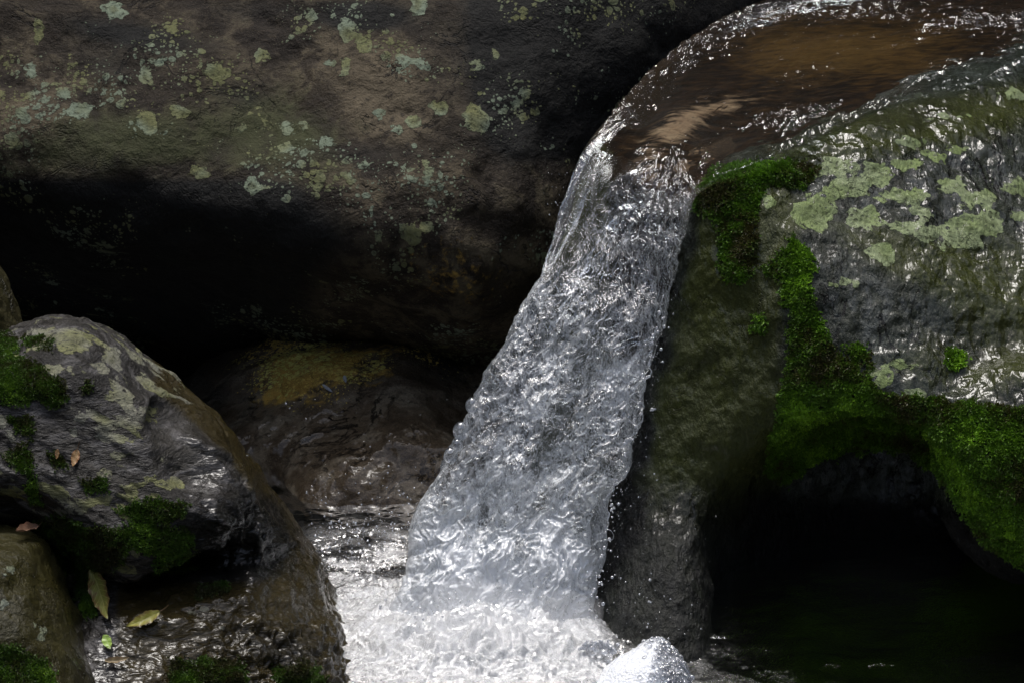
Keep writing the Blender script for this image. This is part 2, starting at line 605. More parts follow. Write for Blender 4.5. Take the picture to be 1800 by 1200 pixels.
# ------------------------------------------------------------------ boulder behind the fall
def back_boulder():
    a1, b1, c1 = P(0, 300, .50), P(900, 330, .42), P(450, -50, .86)
    def f(p):
        up = plane3(p, a1, b1, c1, (0, -1, .5))
        un = plane3(p, P(0, 315, .50), P(950, 560, .40), P(450, 560, .74), (0, -1, -.5))
        rt = plane(p, P(900, 300, .48), (.72, -.66, .12))
        bk = plane(p, np.array([0, 2.6, 0]), (0, 1, .2))
        d = smax(up, un, .16)
        d = smax(d, rt, .16)
        d = smax(d, bk, .2)
        d = smax(d, ell(p, (-.55, 1.35, .75), (1.75, 1.5, 1.35)), .2)
        # undulations of the face
        d = d + .05 * ell(p, P(330, 160, .7), (.25, .2, .14)).clip(-.2, .4) * 0
        return d
    def disp(v, n):
        return fbm(v * 3.0, 3) * .030 + fbm(v * 14, 4) * .0045 + np.minimum(0, fbm(v * 8 + 5, 3) + .45) * .016
    me = rock_mesh('boulder', f, (-2.1, .1, -.75), (.9, 2.6, 1.6), .022, 2, disp)
    v, n = get_v(me)
    px, py, _ = proj(v)
    vis = facing(v, n)
    li = [(380, 130, 24, 20), (835, 210, 30, 26), (262, 214, 20, 22), (316, 198, 18, 14), (612, 55, 16, 22), (640, 75, 18, 20), (735, 10, 14, 20), (68, 58, 11, 22), (582, 112, 13, 11),
          (606, 108, 10, 14), (352, 300, 20, 18), (446, 326, 24, 16), (750, 300, 13, 22), (760, 355, 12, 8), (664, 203, 12, 10), (728, 215, 14, 14), (712, 110, 11, 12), (738, 112, 10, 10),
          (52, 125, 14, 22), (118, 165, 14, 12), (120, 170, 10, 10), (28, 258, 14, 9), (110, 243, 10, 8), (425, 225, 22, 10), (505, 232, 12, 8), (500, 258, 18, 10), (575, 252, 14, 9),
          (460, 95, 18, 12), (255, 135, 14, 16), (140, 190, 22, 16), (610, 130, 12, 12), (700, 228, 10, 8), (763, 185, 10, 8), (830, 110, 16, 7), (840, 122, 14, 10), (870, 95, 9, 10),
          (200, 18, 26, 20), (40, 200, 12, 14), (775, 190, 12, 14), (640, 290, 8, 6), (610, 312, 10, 6), (720, 410, 24, 18), (665, 420, 14, 8), (500, 218, 10, 6), (540, 220, 10, 6),
          (555, 330, 9, 6), (750, 400, 12, 6), (280, 112, 9, 9), (690, 27, 8, 8), (545, 30, 10, 9), (925, 165, 12, 12)]
    attr(me, 'lichen', np.where(vis, disc_field(px, py, li, .85) + 1.2 * ragged(v), -3))
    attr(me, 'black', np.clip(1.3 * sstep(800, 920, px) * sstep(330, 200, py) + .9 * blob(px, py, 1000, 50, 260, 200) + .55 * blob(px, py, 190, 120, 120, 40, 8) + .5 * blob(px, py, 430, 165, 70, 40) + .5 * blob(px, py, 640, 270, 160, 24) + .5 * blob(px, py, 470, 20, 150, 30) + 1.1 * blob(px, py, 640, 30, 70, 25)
                              + .8 * blob(px, py, 230, 60, 180, 30, 10) + 1.2 * sstep(290, 345, py) * sstep(640, 420, px) + .5 * blob(px, py, 560, 420, 120, 60), 0, 1.2))  # upper right painted dark as vignette and biofilm, undercut as shade
    attr(me, 'film', .22 + .45 * blob(px, py, 150, 250, 200, 60) + .45 * blob(px, py, 500, 230, 180, 70) - .4 * blob(px, py, 680, 170, 100, 110) - .3 * blob(px, py, 40, 200, 80, 80))
    attr(me, 'pale', 1.0 * blob(px, py, 675, 150, 95, 120, -20) + .9 * blob(px, py, 30, 210, 90, 70) + .35 * blob(px, py, 470, 200, 200, 70))
    attr(me, 'ochre', -.4 + .62 * blob(px, py, 770, 440, 200, 120) + .35 * blob(px, py, 830, 520, 120, 60) + .35 * blob(px, py, 700, 170, 90, 90))
    attr(me, 'wet', -.35 + 0 * px)
    attr(me, 'moss', -2 + 0 * px)
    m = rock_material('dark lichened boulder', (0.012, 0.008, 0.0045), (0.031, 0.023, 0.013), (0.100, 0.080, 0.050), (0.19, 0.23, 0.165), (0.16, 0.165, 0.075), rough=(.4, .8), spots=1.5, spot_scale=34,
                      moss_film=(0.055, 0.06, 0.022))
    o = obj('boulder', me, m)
    tag(o, 'huge dark brown boulder spotted with pale lichen behind the waterfall', 'boulder', 'boulders around the waterfall')

def ledge_boulders():
    out = smooth_poly([(300, 700), (400, 610), (520, 565), (640, 540), (760, 548), (845, 590), (900, 660), (960, 800), (960, 960), (300, 960), (250, 800)], 2)
    c = P(560, 640, .55)
    low = smooth_poly([(500, 860), (560, 790), (640, 745), (720, 735), (800, 765), (880, 830), (900, 960), (700, 980), (480, 980)], 2)
    def f(p):
        d = pillow(p, out, c, (-.1, -.72, .68), .26, .35)
        px, py, _ = proj(p)
        # scooped hollow at right and the crease below the ochre patch
        d = smax(d, -ell(p, P(785, 628, .50), (.095, .15, .075)), .03)
        d = smax(d, -ell(p, P(740, 706, .38), (.20, .10, .022)), .03)
        return smin(d, f2(p), .09)
    def f2(p):
        return pillow(p, low, P(690, 820, .30), (.05, -.8, .6), .12, .14)
    def disp(v, n):
        return fbm(v * 6, 3) * .014 + fbm(v * 24, 4) * .004
    me = rock_mesh('boulder', f, (-.9, -.1, -.8), (.3, 1.4, .5), .014, 2, disp)
    v, n = get_v(me)
    px, py, _ = proj(v)
    attr(me, 'lichen', -3 + 0 * px)
    attr(me, 'black', .6 * sstep(540, 380, px + 60 * fbm(v * 8, 3)) + .7 * sstep(615, 565, py + 30 * fbm(v * 9, 3)) * sstep(740, 660, px) + .9 * blob(px, py, 760, 570, 120, 60) + 1.0 * blob(px, py, 790, 640, 60, 50) * .6 + .4 * blob(px, py, 800, 730, 120, 40))  # fade into shade at left, top and hollow painted into the stone colour
    attr(me, 'film', .15 + 0 * px)
    attr(me, 'bare', 1 - np.clip(1.3 * blob(px, py, 580, 625, 190, 80), 0, 1))
    attr(me, 'pale', .7 * blob(px, py, 860, 600, 30, 60, -30) + .6 * blob(px, py, 730, 690, 130, 10, 0))  # rim of the hollow lightened in colour, as if catching light
    attr(me, 'ochre', -.45 + 1.12 * blob(px, py, 590, 645, 170, 66, -8) + .35 * fbm(v * 14, 3) + .5 * blob(px, py, 480, 680, 70, 60))
    attr(me, 'wet', .1 + .6 * sstep(680, 730, py))
    attr(me, 'moss', -2 + 0 * px)
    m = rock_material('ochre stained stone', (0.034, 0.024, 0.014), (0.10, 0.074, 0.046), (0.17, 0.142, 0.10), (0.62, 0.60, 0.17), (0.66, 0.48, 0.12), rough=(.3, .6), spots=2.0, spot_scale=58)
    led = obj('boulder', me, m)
    tag(led, 'low water carved boulder with an ochre lichen patch under the dark overhang', 'boulder', 'boulders around the waterfall')
    return led

# ------------------------------------------------------------------ boulder at left
def left_boulder():
    A = smooth_poly([(-300, 700), (-60, 600), (0, 592), (70, 560), (130, 553), (190, 572), (255, 630), (330, 690), (400, 752), (452, 840), (492, 920), (495, 968), (450, 995), (360, 1015),
                     (240, 1075), (150, 1040), (90, 960), (20, 940), (-300, 950)], 2)
    B = smooth_poly([(330, 760), (440, 800), (492, 885), (535, 940), (563, 990), (596, 1060), (636, 1140), (672, 1220), (740, 1450), (-100, 1450), (60, 1050), (200, 950)], 2)
    def f(p):
        a = pillow(p, A, P(200, 800, -.52), (.06, -.82, .57), .11, .34)
        b = pillow(p, B, P(400, 1080, -.60), (.25, -.62, .74), .16, .40)
        d = smin(a, b, .03)
        d = smax(d, -ell(p, P(330, 742, -.42), (.066, .11, .026), rotm(10, 'y')), .018)
        d = smax(d, -ell(p, P(365, 1008, -.55), (.14, .10, .022), rotm(-14, 'y')), .03)
        d = smax(d, -ell(p, P(355, 800, -.48), (.06, .04, .05)), .05)
        d = smax(d, -ell(p, P(455, 962, -.56), (.06, .12, .040)), .02)
        d = smax(d, -ell(p, P(175, 1105, -.72), (.03, .05, .06)), .04)
        return d
    def disp(v, n):
        px, py, _ = proj(v)
        q = v @ rotm(28, 'y')
        strata = fbm(q * np.array([5, 8, 34]) + 2, 4) * .0075
        lump = fbm(v * 7, 3) * .010
        rough_ = fbm(v * 34, 4) * .0022
        w = sstep(330, 460, px) * sstep(740, 800, py) * sstep(1000, 950, py) + sstep(1060, 1120, py) * sstep(330, 420, px)
        rim = sstep(20, 60, py - np.interp(px, [190, 255, 330, 400, 452, 492, 535, 563, 592, 622, 650], [572, 630, 690, 752, 840, 885, 940, 990, 1060, 1140, 1220]))
        w = w * rim
        pits = (ridged(v * 24, 3) - .6) * .011 * np.clip(w, 0, 1)
        wet = sstep(950, 1010, py) * sstep(200, 260, px)
        wav = fbm(v * np.array([20, 20, 26]), 3) * .007 * wet
        return strata * (1 - .6 * wet) + lump + rough_ + pits + wav
    me = rock_mesh('boulder', f, (-1.5, -1.3, -.95), (.1, .35, .25), .014, 2, disp)
    v, n = get_v(me)
    px, py, _ = proj(v)
    vis = facing(v, n)
    li = [(90, 590, 50, 18), (130, 600, 40, 20), (60, 600, 30, 10), (200, 625, 16, 22), (180, 650, 14, 14), (30, 640, 20, 20), (210, 700, 36, 10), (255, 720, 20, 10), (200, 770, 40, 10),
          (140, 735, 18, 12), (185, 830, 24, 12), (210, 800, 20, 8), (250, 850, 14, 8), (130, 760, 12, 16), (300, 850, 22, 8), (160, 880, 40, 10), (110, 900, 30, 10), (40, 820, 30, 16), (25, 860, 30, 14), (260, 840, 14, 8),
          (10, 740, 20, 14), (90, 650, 20, 12), (250, 735, 20, 9), (360, 1068, 20, 8), (390, 1098, 14, 7), (340, 1075, 16, 7), (240, 960, 10, 16), (225, 1000, 20, 10), (270, 870, 16, 8), (100, 680, 18, 8)]
    mossp = MOSS['left']
    attr(me, 'moss', np.where(vis, poly_field(px, py, mossp, 10), -3))
    attr(me, 'lichen', np.where(vis, disc_field(px, py, li) - .12 + .7 * ragged(v) + .5 * fbm((v @ rotm(28, 'y')) * np.array([10, 10, 45]), 3), -3))
    crust = 1.5 * fbm((v @ rotm(28, 'y')) * np.array([13, 13, 42]) + 6, 4) - .56 - 3 * sstep(330, 420, px + .35 * (py - 650)) - 3 * sstep(900, 960, py)
    attr(me, 'lichen', np.where(vis, np.maximum(disc_field(px, py, li) - .12 + .7 * ragged(v) + .5 * fbm((v @ rotm(28, 'y')) * np.array([10, 10, 45]), 3), crust), -3))
    wet = np.clip(.9 * sstep(990, 1030, py) + .9 * sstep(290, 400, px) * sstep(700, 760, py) + sstep(480, 520, px), 0, 1)
    edge = sstep(-70, -20, -(py - np.interp(px, [190, 255, 330, 400, 452, 492, 535, 563, 592, 622, 650], [572, 630, 690, 752, 840, 885, 940, 990, 1060, 1140, 1220]))) * sstep(230, 300, px)
    attr(me, 'wet', np.clip(.12 + wet + .5 * edge, -.5, 1))
    attr(me, 'film', np.clip(.9 * edge + .9 * sstep(1000, 1040, py) * sstep(180, 230, px) + .8 * sstep(460, 500, px) * sstep(900, 940, py), 0, 1))
    attr(me, 'black', 1.1 * blob(px, py, 380, 965, 140, 60) + 1.0 * blob(px, py, 445, 920, 60, 70) + .5 * blob(px, py, 360, 800, 50, 40) + .6 * blob(px, py, 480, 1140, 140, 40, 10))  # shade under the overhang painted in, dark stain elsewhere
    attr(me, 'ochre', -1 + 0 * px)
    m = rock_material('grey streaked boulder', (0.010, 0.009, 0.008), (0.032, 0.029, 0.024), (0.100, 0.096, 0.096), (0.19, 0.19, 0.15), (0.17, 0.175, 0.075), rough=(.14, .45), stretch=(1.2, 1.2, 4.5), rot=(0, math.radians(-28), 0),
                      spots=0.0, moss_film=(0.046, 0.035, 0.012))
    o = obj('boulder', me, m)
    tag(o, 'grey streaked boulder with moss clumps and wet brown ledge, left of the pool', 'boulder', 'boulders around the waterfall')
    return o

def corner_boulder():
    A = smooth_poly([(-300, 915), (-40, 918), (50, 925), (88, 950), (112, 1020), (150, 1110), (195, 1215), (260, 1500), (-300, 1500)], 1)
    def f(p):
        return pillow(p, A, P(40, 1080, -.80), (.38, -.62, .62), .09, .25)
    def disp(v, n):
        return fbm(v * 7, 3) * .012 + fbm(v * 30, 4) * .0025
    me = rock_mesh('boulder', f, (-1.5, -1.5, -.95), (-.55, -.4, -.1), .013, 2, disp)
    v, n = get_v(me)
    px, py, _ = proj(v)
    vis = facing(v, n)
    attr(me, 'moss', np.where(vis, poly_field(px, py, MOSS['corner'], 10), -3))
    attr(me, 'lichen', np.where(vis, disc_field(px, py, [(20, 1000, 22, 18), (70, 1120, 16, 30), (10, 1060, 14, 20)]) - .55 + 1.5 * ragged(v), -3))
    attr(me, 'film', .75 + 0 * px)
    attr(me, 'black', .5 * sstep(90, 140, px) * sstep(950, 1000, py))
    attr(me, 'ochre', -1 + 0 * px)
    attr(me, 'wet', .45 + 0 * px)
    m = rock_material('olive algae stone', (0.020, 0.016, 0.009), (0.05, 0.042, 0.018), (0.10, 0.10, 0.055), (0.20, 0.22, 0.18), (0.18, 0.20, 0.13), rough=(.2, .5), moss_film=(0.048, 0.043, 0.014))
    o = obj('boulder', me, m)
    tag(o, 'rounded olive brown stone with a moss tuft, filling the lower left corner', 'boulder', 'boulders around the waterfall')
    S = smooth_poly([(-300, 380), (-20, 440), (5, 480), (30, 545), (60, 640), (-300, 800)], 2)
    me = rock_mesh('boulder', lambda p: pillow(p, S, P(-20, 540, .05), (.4, -.75, .5), .08, .16), (-1.4, -.3, -.6), (-.75, .6, .5), .013, 2, disp)
    v, n = get_v(me)
    px, py, _ = proj(v)
    for k, x in (('moss', -3), ('lichen', -3), ('film', .6), ('black', 0), ('ochre', -1), ('wet', -.3)):
        attr(me, k, x + 0 * px)
    tag(obj('boulder', me, m), 'narrow brown stone edge rising behind the grey left boulder', 'boulder', 'boulders around the waterfall')
    return o

# ------------------------------------------------------------------ boulder at right
def right_boulder():
    def f(p):
        top = plane3(p, PZ(1320, 290, .340), PZ(1560, 192, .356), P(1700, 252, .20), (0, 0, 1))
        away = plane3(p, PZ(1240, 315, .318), PZ(1560, 184, .345), PZ(1500, 152, .23), (-.3, .8, .6))
        front = plane3(p, P(1430, 350, -.02), P(1800, 330, .06), P(1600, 700, -.26), (0, -1, .6))
        flank = plane3(p, P(1395, 400, -.09), P(1200, 430, -.01), P(1350, 880, -.25), (-1, -.6, 0))
        left = plane3(p, P(1192, 420, .02), P(1040, 1010, -.08), P(1235, 420, .4), (-1, 0, 0))
        d = smax(top, front, .16)
        d = smax(d, flank, .05)
        d = smax(d, away, .05)
        d = smax(d, left, .07)
        d = smax(d, plane(p, np.array([0, 1.0, 0]), (0, 1, 0)), .1)
        d = smax(d, plane(p, np.array([1.7, 0, 0]), (1, 0, 0)), .1)
        d = smin(d, ell(p, P(1185, 1230, -.22), (.165, .26, .33)), .14)
        # hollow under the brow, moss curtain hanging at its right
        d = smax(d, -ell(p, P(1560, 1010, -.24), (.26, .34, .29)), .06)
        d = smax(d, -ell(p, P(1690, 1290, -.25), (.36, .42, .36)), .06)
        d = smax(d, -ell(p, P(1455, 1120, -.28), (.185, .28, .34)), .15)
        d = smin(d, ell(p, P(1810, 830, -.22), (.17, .13, .20)), .06)
        return d
    def disp(v, n):
        px, py, _ = proj(v)
        mo = np.clip(poly_field(px, py, MOSS['right'], 14), 0, 1)
        step_ = np.clip(poly_field(px, py, [[(1265, 330), (1420, 300), (1440, 330), (1400, 360), (1385, 420), (1340, 480), (1310, 470), (1330, 400)]], 12), 0, 1)
        return fbm(v * 5, 3) * .014 + fbm(v * 22, 4) * .0045 + fbm(v * 60, 3) * .0014 + mo * (.002 + .004 * (fbm(v * 30, 3))) - step_ * .006
    me = rock_mesh('boulder', f, (.02, -.85, -.95), (1.3, .9, .55), .014, 2, disp)
    v, n = get_v(me)
    px, py, _ = proj(v)
    vis = facing(v, n)
    attr(me, 'moss', np.where(vis, poly_field(px, py, MOSS['right'], 10), -3))
    li = [(1470, 295, 40, 14), (1520, 320, 50, 16), (1440, 300, 30, 12), (1580, 345, 40, 16), (1545, 300, 30, 14), (1435, 375, 40, 34), (1520, 385, 34, 22), (1595, 290, 34, 12), (1650, 275, 24, 10),
          (1680, 330, 26, 18), (1720, 350, 34, 18), (1700, 400, 36, 22), (1735, 395, 36, 24), (1640, 410, 44, 14), (1600, 400, 26, 12), (1690, 425, 40, 14), (1775, 330, 30, 16), (1790, 380, 20, 10), (1560, 450, 18, 18),
          (1505, 500, 10, 8), (1555, 660, 22, 24), (1580, 645, 24, 12), (1610, 690, 16, 8), (1540, 655, 12, 10), (1490, 495, 12, 6), (1460, 500, 8, 6), (1535, 445, 14, 10), (1675, 265, 14, 8), (1340, 340, 12, 20), (1350, 355, 14, 14),
          (1620, 375, 30, 14), (1780, 165, 24, 8), (1670, 205, 20, 6), (1480, 340, 40, 14), (1600, 250, 20, 6)]
    attr(me, 'lichen', np.where(vis & (n[:, 2] > -.3), disc_field(px, py, li) + .05 + 1.3 * ragged(v), -3))
    fl = sstep(1400, 1345, px)
    sx = px + .22 * (py - 420) + 26 * fbm(v * 9, 3)
    attr(me, 'film', np.clip(.12 + .75 * fl * sstep(300, 420, py) * sstep(1010, 800, py) * sstep(1180, 1260, sx) + .75 * blob(px, py, 1640, 215, 300, 50, -12) + .9 * blob(px, py, 1365, 410, 36, 80)
                             + .75 * blob(px, py, 1650, 470, 190, 50, 22) + .8 * blob(px, py, 1770, 560, 80, 130) + .4 * blob(px, py, 1640, 640, 120, 60), 0, 1))
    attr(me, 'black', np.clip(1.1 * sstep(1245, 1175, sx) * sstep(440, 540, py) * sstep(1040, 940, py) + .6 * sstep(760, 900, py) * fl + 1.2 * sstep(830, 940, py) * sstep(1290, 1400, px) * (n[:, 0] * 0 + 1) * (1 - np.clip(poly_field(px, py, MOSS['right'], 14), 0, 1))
                              + .45 * blob(px, py, 1640, 190, 300, 40, -14) + .3 * blob(px, py, 1680, 320, 180, 90) + .35 * blob(px, py, 1720, 620, 120, 60) + .3 * blob(px, py, 1700, 560, 120, 80), 0, 1.2))  # hollow and lower flank darkened with painted shade, dark wet stain elsewhere
    attr(me, 'ochre', -.6 + .45 * fl * sstep(550, 650, py) * blob(px, py, 1230, 760, 90, 130))
    attr(me, 'wet', np.clip(.42 + .5 * sstep(1560, 1700, px) + .6 * sstep(330, 250, py) + .5 * blob(px, py, 1250, 510, 50, 60) + .5 * sstep(560, 640, py) * sstep(1480, 1600, px) - .3 * sstep(900, 1000, py) - sstep(1290, 1380, px) * sstep(850, 930, py), -1, 1))
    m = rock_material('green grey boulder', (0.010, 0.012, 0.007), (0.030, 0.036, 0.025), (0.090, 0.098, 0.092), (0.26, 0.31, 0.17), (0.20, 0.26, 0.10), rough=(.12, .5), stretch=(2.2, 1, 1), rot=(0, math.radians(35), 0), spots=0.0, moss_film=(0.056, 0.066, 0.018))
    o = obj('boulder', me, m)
    tag(o, 'large mossy boulder with yellowish lichen crusts right of the waterfall, hollow beneath', 'boulder', 'boulders around the waterfall')
    return o

# ------------------------------------------------------------------ moss
MOSS = {
    'right': [[(1235, 308), (1262, 298), (1330, 290), (1400, 285), (1440, 300), (1410, 330), (1350, 322), (1332, 370), (1325, 470), (1300, 495), (1272, 488), (1262, 440), (1262, 390), (1225, 365), (1215, 335)],
              [(1392, 415), (1415, 440), (1437, 470), (1420, 500), (1440, 560), (1465, 610), (1500, 640), (1530, 665), (1560, 690), (1640, 700), (1720, 712), (1830, 720), (1830, 1010), (1740, 960), (1690, 900), (1650, 830), (1600, 790),
               (1500, 790), (1430, 810), (1380, 850), (1345, 830), (1365, 740), (1385, 640), (1390, 560), (1375, 500), (1340, 470), (1370, 455)],
              [(1665, 615), (1690, 620), (1698, 645), (1670, 648)], [(1325, 560), (1345, 555), (1340, 580), (1322, 580)], [(1480, 610), (1520, 605), (1535, 640), (1500, 640)]],
    'left': [[(-40, 585), (20, 590), (30, 615), (20, 625), (70, 640), (110, 670), (118, 700), (95, 718), (60, 700), (35, 712), (-40, 690)], [(45, 598), (75, 594), (70, 606), (50, 608)], [(75, 604), (95, 600), (92, 612), (74, 612)],
             [(5, 735), (45, 728), (58, 745), (50, 768), (30, 762), (22, 745)], [(10, 800), (40, 775), (55, 800), (62, 850), (72, 880), (55, 880), (45, 830), (20, 815)],
             [(85, 800), (105, 795), (118, 818), (95, 820)], [(145, 845), (180, 842), (185, 862), (155, 866)], [(210, 895), (250, 878), (300, 880), (335, 888), (330, 905), (290, 920), (230, 912)],
             [(62, 920), (110, 905), (150, 925), (200, 925), (260, 920), (330, 930), (345, 960), (290, 975), (230, 960), (210, 990), (160, 1010), (110, 1000), (80, 970)],
             [(135, 1000), (160, 1030), (170, 1080), (150, 1085), (135, 1040)], [(300, 1160), (370, 1155), (430, 1165), (430, 1230), (300, 1230)], [(480, 1170), (540, 1165), (570, 1195), (500, 1230)],
             [(350, 1030), (400, 1020), (400, 1040), (350, 1050)], [(140, 680), (160, 672), (165, 684), (142, 686)], [(280, 965), (330, 960), (340, 1000), (270, 1010)]],
    'corner': [[(-40, 1130), (30, 1135), (70, 1160), (90, 1175), (95, 1240), (-40, 1240)]],
}

def grow_moss(parent, polys, mat, density, length, droop, label=None):
    me = parent.data
    v, n = get_v(me)
    px, py, _ = proj(v)
    vis = facing(v, n)
    tri = np.empty(len(me.polygons) * 4, dtype=np.int32)
    me.polygons.foreach_get('vertices', tri)
    q = tri.reshape(-1, 4)
    T = np.concatenate([q[:, [0, 1, 2]], q[:, [0, 2, 3]]])
    fld = np.full(len(v), -3.0)
    for poly in polys:
        f = np.clip(-sd_poly(px, py, poly) / 16.0, -3, 1.5)
        fld = np.maximum(fld, f)
    fld = np.where(vis, fld + .45 * fbm(v * 38, 3) + .45, -3)
    ft = fld[T].mean(1)
    a, b, c = v[T[:, 0]], v[T[:, 1]], v[T[:, 2]]
    ar = .5 * np.linalg.norm(np.cross(b - a, c - a), axis=1) * np.clip(ft * 1.3, 0, 1) ** 1.4
    tot = ar.sum()
    N = int(tot * density)
    if N < 1:
        return
    pick = rng.choice(len(T), N, p=ar / tot)
    r1, r2 = np.sqrt(rng.random(N)), rng.random(N)
    w = np.stack([1 - r1, r1 * (1 - r2), r1 * r2], 1)
    p = (v[T[pick]] * w[:, :, None]).sum(1)
    nn = (n[T[pick]] * w[:, :, None]).sum(1)
    nn /= np.linalg.norm(nn, axis=1)[:, None]
    clump = fbm(p * 45, 2)
    tx, ty, _ = proj(p)
    tone_bias = .30 * blob(tx, ty, 1725, 800, 90, 120) + .28 * blob(tx, ty, 1410, 480, 40, 60) + .26 * blob(tx, ty, 1480, 740, 190, 80) - .15 * blob(tx, ty, 1300, 330, 90, 40)
    tone = np.clip(.40 + tone_bias + .60 * fbm(p * 9 + 3, 3) + .22 * clump, 0, 1)
    LV, LF, SH = [], [], []
    K = 5
    base = 0
    steep = np.clip(1.1 - nn[:, 2], 0, 1.4)
    axis = nn + np.array([0, 0, -1]) * (droop * steep)[:, None] + rng.normal(size=(N, 3)) * .35
    axis /= np.linalg.norm(axis, axis=1)[:, None]
    hgt = length * (1 + .9 * np.clip(steep - .5, 0, 1)) * (0.28 + .7 * np.clip(clump, -.5, 1)) * (.7 + .6 * rng.random(N))
    for k in range(K):
        d = axis * (.35 + .25 * k) + rng.normal(size=(N, 3)) * .75
        d /= np.linalg.norm(d, axis=1)[:, None]
        s = np.cross(d, nn + rng.normal(size=(N, 3)) * .4)
        s /= np.linalg.norm(s, axis=1)[:, None] + 1e-9
        o = p + axis * (hgt * (.15 + .85 * k / (K - 1)))[:, None] * .8
        L = length * (.55 + .5 * rng.random(N))
        W = L * .26
        up_ = np.cross(s, d)
        v0 = o
        v1 = o + d * (L * .5)[:, None] + s * W[:, None] + up_ * (L * .08)[:, None]
        v2 = o + d * L[:, None] - up_ * (L * .12)[:, None]
        v3 = o + d * (L * .5)[:, None] - s * W[:, None] + up_ * (L * .08)[:, None]
        LV.append(np.stack([v0, v1, v2, v3], 1).reshape(-1, 3))
        LF.append(np.arange(4 * N).reshape(N, 4) + base)
        base += 4 * N
        SH.append(np.repeat(np.clip(tone + .14 * rng.normal(size=N), 0, 1), 4))
    m2 = mesh_np('moss', np.concatenate(LV), np.concatenate(LF), smooth=False)
    attr(m2, 'shade', np.concatenate(SH))
    o = obj('moss', m2, mat, parent)
    if label:
        o['label'] = label
    return o

# ------------------------------------------------------------------ water rows shared by stream, bed and fall
def crow(pts, n):
    """Catmull-Rom through pts, n samples evenly by chord length"""
    pts = np.array(pts, float)
    pp = np.concatenate([[2 * pts[0] - pts[1]], pts, [2 * pts[-1] - pts[-2]]])
    out = []
    for i in range(len(pts) - 1):
        t = np.linspace(0, 1, 60, endpoint=False)[:, None]
        a, b, c, d = pp[i], pp[i + 1], pp[i + 2], pp[i + 3]
        out.append(.5 * ((2 * b) + (-a + c) * t + (2 * a - 5 * b + 4 * c - d) * t ** 2 + (-a + 3 * b - 3 * c + d) * t ** 3))
    out.append(pts[-1:])
    return np.concatenate(out)

#        outer edge                 inner edge                front  back  foam
ROWS = [(PZ(2150, -120, .385), PZ(2150, 10, .385), .008, .05, .0),
        (PZ(1850, -75, .375), PZ(1800, 125, .366), .008, .05, .0),
        (PZ(1600, -45, .365), PZ(1570, 186, .350), .008, .05, .0),
        (PZ(1400, -10, .355), PZ(1430, 245, .335), .008, .05, .0),
        (PZ(1260, 40, .340), PZ(1330, 288, .322), .008, .05, .0),
        (PZ(1140, 130, .325), PZ(1260, 312, .305), .008, .04, .0),
        (PZ(1062, 220, .300), PZ(1222, 340, .270), .012, .03, .02),
        (P(1010, 300, .24), P(1205, 385, -.015), .016, .03, .08),
        (P(983, 390, .17), P(1190, 450, -.03), .020, .03, .16),
        (P(962, 465, .10), P(1175, 520, -.04), .028, .04, .22),
        (P(945, 520, .05), P(1160, 570, -.05), .036, .05, .28),
        (P(900, 612, .00), P(1140, 640, -.07), .042, .05, .32),
        (P(848, 690, -.05), P(1122, 710, -.10), .046, .05, .35),
        (P(800, 775, -.10), P(1098, 790, -.13), .05, .05, .38),
        (P(770, 850, -.14), P(1072, 860, -.17), .05, .05, .42),
        (P(738, 935, -.18), P(1058, 935, -.21), .05, .05, .56),
        (P(722, 1000, -.22), P(1048, 1005, -.25), .05, .05, .76),
        (P(690, 1080, -.27), P(1030, 1090, -.29), .05, .05, .95),
        (P(640, 1190, -.33), P(1015, 1190, -.35), .05, .05, .95),
        (P(600, 1300, -.38), P(1000, 1300, -.40), .05, .05, 1.0)]
_n = len(ROWS)
OUTER = crow([r[0] for r in ROWS], 0)
INNER = crow([r[1] for r in ROWS], 0)
_par = np.linspace(0, _n - 1, len(OUTER))
def lane(k):
    return np.interp(_par, np.arange(_n), [r[k] for r in ROWS])
FRONT, BACK, FOAM = lane(2), lane(3), lane(4)
LIP = 6.6     # row number where the stream tips over the lip

